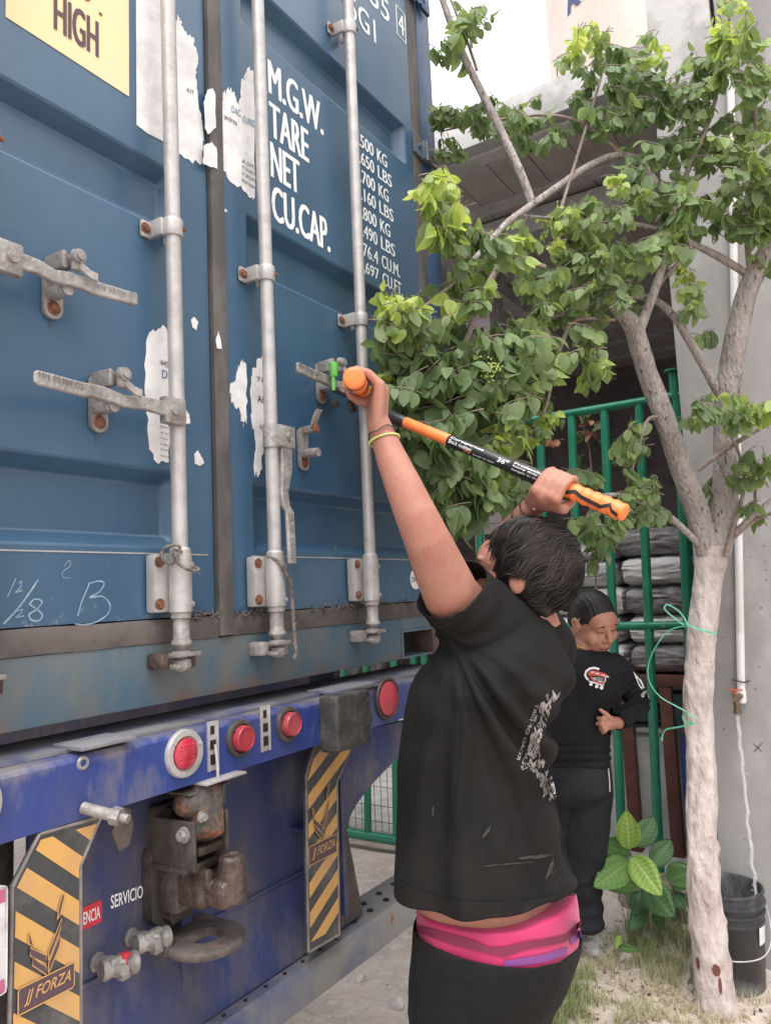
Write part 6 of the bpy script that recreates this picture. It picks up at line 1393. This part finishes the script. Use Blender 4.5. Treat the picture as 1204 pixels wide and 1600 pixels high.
# pale print on the back of the shirt
r = random.Random(77); mb = MB()
def spot(x, y, w_, h_, ang_, n_=9):
    L = []
    for i in range(n_):
        a_ = 2*pi*i/n_; k = 1+r.uniform(-.3, .3); u, v = cos(a_)*w_*k, sin(a_)*h_*k
        L.append(pt(x+u*cos(ang_)-v*sin(ang_), y+u*sin(ang_)+v*cos(ang_), 1.45))
    mb.poly(L)
for i in range(120):
    t = r.random(); cx = 862-34*sin(t*pi)*.8+r.uniform(-10, 10)+(4 if t > .8 else 0); cy = 1085+165*t
    if cx > 880: continue
    spot(cx, cy, r.uniform(.8, 2.4), r.uniform(2.5, 9), r.uniform(-.4, .5))
for i in range(10): spot(848+i*2.0+r.uniform(-3, 3), 1215+i*2.6, r.uniform(1, 3), r.uniform(2, 5), .3)
drape(mb, tt, .0012, CAM).build('back_print', mat('faded_print', (.40, .37, .36), .8, c2=(.14, .13, .125), scale=45, lo=.42, hi=.56), MAN, ang=80, recalc=False)
mb = MB()
for s_, x0, y0, x1, y1, h in (('ROAD OF DIRT', 806, 1186, 836, 1098, 5), ('LAND OF G', 814, 1192, 840, 1128, 5), ('RTA', 812, 1196, 826, 1190, 8), ('E', 822, 1178, 832, 1160, 10)):
    dx, dy = x1-x0, y1-y0; l_ = sqrt(dx*dx+dy*dy); nx_, ny_ = dy/l_, -dx/l_
    put_text(mb, s_, lambda u, v: pt(x0+dx*u+nx_*h*v*-1, y0+dy*u+ny_*h*v*-1, 1.45), .01)
drape(mb, tt, .0012, CAM).build('back_lettering', mat('faded_letters', (.30, .28, .27), .8), MAN, ang=80, recalc=False)
# dusty smears near the hem
mb = MB()
for x, y, w_, h_, a_ in ((838, 1338, 3, 26, 1.45), (858, 1358, 3, 16, .3), (760, 1300, 2, 12, .6), (790, 1350, 1.5, 40, 1.5), (676, 1268, 1.5, 10, .1)): spot(x, y, w_, h_, a_, 14)
drape(mb, tt, .0008, CAM).build('dust_smears', mat('dust', (.050, .047, .045), .95, c2=(.03, .03, .028), scale=60, lo=.4, hi=.56), MAN, ang=80, recalc=False)
# hair
def hair(par, HF, s, rad, cen, whorl, n_, seed, wmul=1.0, zback=-.062, fringe=.03, mbase=True):
    Mx, c = HF; R3 = Mx.to_3x3(); cen = V(cen); rad = V(rad); rr_ = random.Random(seed); wh = V(whorl).normalized(); mb = MB()
    if mbase:
        b_ = MB(); b_.sphere(c+R3 @ (cen*s), tuple(x*s*.97 for x in rad), seg=28, M=R3)
        b_.sphere(c+R3 @ (V((0, -.055, -.045))*s), (.070*s, .050*s, .045*s), seg=18, M=R3)
        remesh(b_, 'hair', M['hair'], par, .006, 2, disp=lambda q, n_: .003*noise.noise(q*40))
    t1 = wh.orthogonal().normalized(); t2 = wh.cross(t1)
    for i in range(n_):
        az = rr_.uniform(0, 2*pi); a0_ = abs(rr_.gauss(0, .9))+.03; ln = rr_.uniform(.5, 1.25); pts = []; lift = rr_.uniform(0, .014) if rr_.random() < .8 else rr_.uniform(.01, .03); swirl = .9; wr_ = rr_.uniform(.0006, .0012)*wmul; lk = rr_.gauss(0, .10)
        for k in range(9):
            th = a0_+ln*k/8
            if th > 2.75: break
            az2 = az+swirl*th*.5+.30*noise.noise(V((az*5, th*2.5, seed)))+lk
            d = wh*cos(th)+(t1*cos(az2)+t2*sin(az2))*sin(th)
            p = V((d.x*rad.x, d.y*rad.y, d.z*rad.z))*(1+.012+lift/.1*.35*sin(pi*k/8))+cen
            p += V((0, 0, -.006*(k/8)**2))
            if p.z < zback+rr_.uniform(-.03, .012) and p.y < .03: break
            if p.y > .045 and p.z < fringe+.5*abs(p.x)*0+rr_.uniform(-.012, .006): break
            if p.y > .0 and p.z < -.012+rr_.uniform(-.012, .006): break
            if abs(p.x) > .06 and p.y > -.035 and p.z < -.004+rr_.uniform(-.012, .004): break
            pts.append(c+R3 @ (p*s))
        if len(pts) > 3: mb.tube(pts, [.0006*wmul]+[wr_]*(len(pts)-2)+[.0002], n=3, cap=False)
    return mb.build('hair_strands', M['hairs'], par, ang=80, recalc=False)
hair(MAN, HFm, 1.0, (.094, .109, .107), (0, -.030, .028), (.25, -.88, .40), 14000, 5)
mb = MB(); Mx, c0_ = HFm; R3 = Mx.to_3x3(); mb.sphere(c0_+R3 @ V((-.034, .090, .010)), (.010, .006, .004), M=R3); mb.build('left_eye', M['ink'], MAN)
face_bits(MAN, HFm, 1.04)
# bracelets and neck cord
def bracelet(par, c, d, r0, bead, m_, nm, n_=34, every=1):
    d = d.normalized(); X = d.orthogonal().normalized(); Y = d.cross(X); mb = MB()
    if bead:
        for i in range(n_): a_ = 2*pi*i/n_; mb.sphere(c+X*cos(a_)*r0+Y*sin(a_)*r0, bead, seg=8)
    else: mb.tube([c+X*cos(2*pi*i/30)*r0+Y*sin(2*pi*i/30)*r0+d*.003*sin(i*.9) for i in range(31)], .0016, n=6)
    return mb.build(nm, m_, par, ang=60)
ab = lambda: 0
da = (ARM[7][0]-ARM[6][0]).normalized()
bracelet(MAN, pt(600, 688, 1.6), da+cu*.35, .0325, .0026, mat('yellow_green_beads', (.52, .56, .18), .35), 'beaded_bracelet', 44)
bracelet(MAN, pt(597, 678, 1.6), da, .0305, 0, M['hookr'], 'cord_bracelet')
dr = (AR2[5][0]-AR2[4][0]).normalized(); bracelet(MAN, pt(829, 795, 1.785), dr, .0312, .0022, M['ink'], 'dark_bracelet', 50)
for k, (x, y) in enumerate(((819, 778), (834, 795))):
    h = bvh(BODY).ray_cast(CAM, (pt(x, y, 1.7)-CAM).normalized())
    if h[0]: mb = MB(); mb.sphere(h[0], .0038, seg=10); mb.build('silver_bead', M['galv'], MAN)
for k, rd in enumerate((.033, .034, .0345)): bracelet(MAN, AR2[4][0].lerp(AR2[3][0], .18+.13*k), dr+cu*(.3-.35*k)+cr*.2*k, rd+.0015*k, 0, M['ink'], 'thin_cord')
bracelet(MAN, pt(833, 985, 1.755), (pt(826, 950, 1.75)-pt(838, 1000, 1.76))+cr*.01, .066, 0, M['paper'], 'neck_cord')
# ---------------------------------------------------------------- the woman
FW = 3.28
WO = empty('person', V((pt(915, 1440, FW).x, pt(915, 1440, FW).y, gh(3.3, -.1))), 'person in black sweatshirt looking down with one hand on the hip, by the green fence', 'person')
HFw = head_frame(pt(926, 972, FW-.03), (-cf*.84+cr*.40-V((0, 0, .34))), (cr0*-.10+V((0, 0, 1))))
mb = MB(); head_prims(mb, HFw, 1.10, 1.14)
mb.cap(pt(896, 1030, FW+.06), pt(912, 985, FW+.02), .075, .062)
mb.sphere(pt(915, 1010, FW-.02), (.055, .055, .04))
wrist = pt(966, 1129, 3.17)
mb.cap(pt(990, 1106, 3.26), wrist, .028, .025); hc_ = pt(951, 1130, 3.13)
mb.cap(wrist, hc_, .027, .022); mb.cap(wrist, hc_+cu*.018, .018, .016); mb.cap(wrist, hc_-cu*.016, .018, .014)
for i, (dx, dy, l_) in enumerate(((0, 0, 0), (-16, -2, 1), (-17, 7, 1), (-12, 15, 1), (-8, 21, 1))):
    if i == 0:
        mb.cap(pt(955, 1124, 3.12), pt(947, 1116, 3.11), .0105, .0095); mb.cap(pt(947, 1116, 3.11), pt(937, 1109, 3.12), .0095, .0080); continue
    k0 = pt(949, 1123+dy*.62, 3.125); k1 = pt(949+dx*.55, 1125+dy*.8, 3.105); k2 = pt(949+dx, 1124+dy, 3.13); mb.cap(k0, k1, .0105, .0095); mb.cap(k1, k2, .0095, .0080)
for ff_, (a_, b_) in enumerate((((866, 1120, 3.36), (862, 1165, 3.30)), )): mb.cap(pt(*a_), pt(*b_), .034, .026); mb.cap(pt(*b_), pt(864, 1190, 3.28), .028, .022)
for i in range(4): mb.cap(pt(857+i*5, 1192, 3.28), pt(858+i*4.6, 1212, 3.28), .010, .008)
TW = [(1020, 885, 945), (1060, 866, 960), (1120, 862, 946), (1180, 864, 944), (1240, 866, 948)]
loft(mb, ell_rings(TW, FW, ratio=.8))
remesh(mb, 'body', M['skin2'], WO, .0045, 2)
face_bits(WO, HFw, 1.10)
# hair pulled back into a bun
Mx, cw = HFw; R3 = Mx.to_3x3()
mb = MB(); mb.sphere(cw+R3 @ V((0, -.019, .042)), (.0885, .1035, .0965), seg=26, M=R3); mb.sphere(cw+R3 @ V((0, -.064, -.005)), (.076, .062, .070), seg=20, M=R3); mb.sphere(pt(893, 942, FW+.06), (.044, .044, .040), seg=18); mb.sphere(pt(884, 946, FW+.08), (.03, .03, .03), seg=14)
mb.cap(cw+R3 @ V((.0, -.06, -.02)), cw+R3 @ V((0, -.055, -.075)), .055, .03)
HW = remesh(mb, 'hair', M['hair'], WO, .005, 2, disp=lambda q, n_: .0010*sin(((R3.transposed() @ (q-cw)).x*420))+.001*noise.noise(q*60))
mb = MB()
for k, (x, y) in enumerate(((903, 966),)): mb.sphere(pt(x+1, y+2, FW-.085), (.003, .003, .004), seg=8)
mb.build('earring', M['galv'], WO)
JR = [(1013, 884, 938), (1020, 876, 950), (1030, 866, 966), (1045, 858, 976), (1075, 855, 972), (1105, 855, 960), (1140, 854, 950), (1170, 854, 948), (1190, 857, 950), (1200, 862, 946)]
mb = MB(); loft(mb, ell_rings(JR, FW, ratio=.85))
mb.cap(pt(958, 1042, 3.26), pt(982, 1070, 3.28), .062, .056, 20); mb.cap(pt(982, 1070, 3.28), pt(996, 1098, 3.29), .056, .050, 20); mb.cap(pt(996, 1098, 3.29), pt(974, 1124, 3.19), .048, .040, 20); mb.cap(pt(974, 1124, 3.19), pt(958, 1131, 3.15), .040, .036, 20)
mb.cap(pt(875, 1040, 3.32), pt(864, 1085, 3.37), .060, .052, 20); mb.cap(pt(864, 1085, 3.37), pt(864, 1150, 3.31), .05, .036, 20)
def jdisp(q, n_):
    p = q-CAM; Y_ = 800-FPX*p.dot(cu)/p.dot(cf); X_ = 602+FPX*p.dot(cr)/p.dot(cf)
    d = .004*noise.noise(q*9)+.003*fold(q*13, (.9, -.9, .5), 3, 3)
    if X_ > 965 and Y_ > 1060: d += .0035*sin((X_+Y_*1.4)*.42)
    if Y_ > 1165: d += .004*sin(Y_*.5)
    return d
JUM = remesh(mb, 'sweatshirt', M['jum'], WO, .006, 2, disp=jdisp, cuts=[(pt(963, 1129, 3.165), (pt(955, 1132, 3.13)-pt(996, 1098, 3.29)).normalized(), .07)], solid=.003)
tj = bvh(JUM)
# round collar, necklace
mb = MB(); cc = pt(905, 1018, FW+.02); nn = (V((0, 0, 1))-cf*.45).normalized(); X = nn.orthogonal().normalized(); Y = nn.cross(X); mb.tube([cc+X*cos(2*pi*i/28)*.080+Y*sin(2*pi*i/28)*.080 for i in range(29)], .009, n=8); mb.build('collar', M['jum'], WO)
mb = MB(); mb.tube([pt(x, y, F_) for x, y, F_ in ((884, 985, FW-.02), (887, 995, FW-.06), (894, 1004, FW-.09), (903, 1010, FW-.11), (913, 1013, FW-.12))], .0022, n=6, smooth=3); mb.build('necklace', M['amber'], WO)
def onj(mb, nm, m_): drape(mb, tj, .003, CAM).build(nm, m_, WO, ang=80, recalc=False)
mb = MB(); e = lambda x, y: pt(880+x/6.155, 920+y/6.155, 2.9)
arcp = [(340, 775), (300, 762), (255, 768), (218, 795), (207, 830), (222, 860), (240, 872)]
mb.ribbon([e(*q) for q in arcp], .008, tuple(-cf)); 
for q in ((262, 915), (317, 937), (363, 950)):
    mb.poly([e(q[0]+cos(2*pi*i/14)*17, q[1]+sin(2*pi*i/14)*17) for i in range(14)])
mb.ribbon([e(*q) for q in ((240, 885), (300, 905), (385, 930))], .0045, tuple(-cf)); mb.ribbon([e(*q) for q in ((262, 800), (330, 815), (400, 835), (432, 850))], .0045, tuple(-cf)); mb.ribbon([e(*q) for q in ((398, 845), (400, 880), (380, 910))], .004, tuple(-cf)); mb.ribbon([e(*q) for q in ((285, 860), (330, 885), (370, 895))], .004, tuple(-cf))
onj(mb, 'chest_emblem', M['white'])
mb = MB(); mb.poly([e(*q) for q in ((235, 800), (290, 785), (345, 800), (395, 812), (428, 838), (380, 850), (320, 836), (262, 830), (240, 836))]); mb.ribbon([e(*q) for q in ((258, 840), (280, 880), (330, 905), (375, 912), (392, 880))], .006, tuple(-cf)); onj(mb, 'emblem_red', mat('emblem_red', (.55, .08, .06), .7))
mb = MB(); mb.poly([e(*q) for q in ((262, 848), (320, 846), (385, 858), (384, 890), (350, 900), (300, 888))]); onj(mb, 'emblem_grey', mat('emblem_grey', (.10, .10, .11), .7, c2=(.3, .28, .28), scale=90))
mb = MB(); mb.poly([e(*q) for q in ((662, 795), (690, 830), (740, 880), (775, 955), (740, 962), (715, 925), (688, 862))]); mb.poly([e(*q) for q in ((735, 1020), (772, 985), (806, 975), (800, 1003), (765, 1012), (748, 1030))]); mb.poly([e(*q) for q in ((742, 1030), (770, 1022), (775, 1038), (752, 1046))]); mb.poly([e(*q) for q in ((795, 1012), (812, 1008), (818, 1050), (806, 1052))]); onj(mb, 'sleeve_mark', M['white'])
mb = MB(); mb.poly([e(*q) for q in ((702, 858), (728, 895), (752, 945), (735, 940), (712, 895))]); drape(mb, tj, .005, CAM).build('sleeve_mark_centre', M['jum'], WO, ang=80, recalc=False)
# trousers
mb = MB(); PR = [(1183, 859, 948), (1205, 857, 951), (1235, 860, 953), (1255, 872, 944)]
loft(mb, ell_rings(PR, FW, ratio=.9))
for L in (([(922, 1235, 3.27), (918, 1320, 3.25), (913, 1365, 3.26), (916, 1410, 3.27), (920, 1440, 3.25)], [.092, .084, .070, .067, .058]), ([(885, 1235, 3.33), (884, 1330, 3.35), (884, 1400, 3.38), (884, 1440, 3.38)], [.086, .078, .068, .058])):
    q = [pt(*p) for p in L[0]]
    for i in range(len(q)-1): mb.cap(q[i], q[i+1], L[1][i], L[1][i+1], 20)
def jg(q, n_):
    p = q-CAM; Y_ = 800-FPX*p.dot(cu)/p.dot(cf); d = .004*noise.noise(q*9)+.003*fold(q*12, (.2, -.2, 1), 2, 9)
    if Y_ > 1380: d += .004*sin(Y_*.24+3*noise.noise(q*6))
    return d
TR_ = remesh(mb, 'trousers', M['jog'], WO, .006, 10, disp=jg, cuts=[])
tr2 = bvh(TR_)
mb = MB(); mb.ribbon([pt(880+x/4.94, 1180+y/4.94-10+0, 3.0) for x, y in ((338, 130), (344, 190), (350, 260), (352, 330))], .004, tuple(-cf)); 
drape(mb, tr2, .003, CAM).build('pocket_zip', M['paper'], WO, ang=80, recalc=False)
# shoes
def shoe(hx, tx, zz):
    h, t = gz(*hx), gz(*tx); h.z = t.z = 0; d = (t-h).normalized(); h = t-d*.27; s = d.cross(V((0, 0, 1))); mb = MB(); B_ = V((0, 0, gh(t.x, t.y)))
    mb.cap(h+d*.05+B_+V((0, 0, .055)), h+d*.14+B_+V((0, 0, .06)), .042, .040); mb.cap(h+d*.14+B_+V((0, 0, .055)), t-d*.05+B_+V((0, 0, .04)), .043, .036); mb.sphere(t-d*.055+B_+V((0, 0, .035)), (.048, .048, .032)); mb.cap(h+d*.06+B_+V((0, 0, .08)), h+d*.07+B_+V((0, 0, .11)), .042, .043)
    o = remesh(mb, 'shoe', M['shoe'], WO, .005, 2); mb = MB(); rings = []
    for zc, g in ((0, .97), (.012, 1.0), (.028, .97)):
        rg = []
        for i in range(40):
            a_ = 2*pi*i/40; w_ = .046+.006*cos(a_)-.004*cos(2*a_+.4); rg.append(h+d*(.135+.14*cos(a_)*g)+s*(w_*sin(a_)*g)+B_+V((0, 0, zc+.006*max(0, cos(a_))**3)))
        rings.append(rg)
    loft(mb, rings); mb.build('sole', M['sole'], WO, ang=50)
    mb = MB(); tree_ = bvh(o)
    for k in range(5):
        P_ = []
        for i in range(9):
            q = h+d*(.12+.022*k+.006*sin(i*.8))+s*(-.028+.007*i)+B_; hit = tree_.ray_cast(q+V((0, 0, .3)), V((0, 0, -1)))
            if hit[0]: P_.append(hit[0]+V((0, 0, .002)))
        if len(P_) > 2: mb.tube(P_, .0032, n=6)
    mb.build('shoelace', M['sole'], WO, ang=60)
    mb = MB(); mb.poly([t-d*.045+s*x_+B_+V((0, 0, .2)) for x_ in (-.02, .02)]+[t-d*.10+s*.034+B_+V((0, 0, .2)), t-d*.11+B_+V((0, 0, .2)), t-d*.10-s*.034+B_+V((0, 0, .2))])
shoe((912, 1450), (930, 1498), 0); shoe((875, 1450), (870, 1490), 0)
print('DONE people')
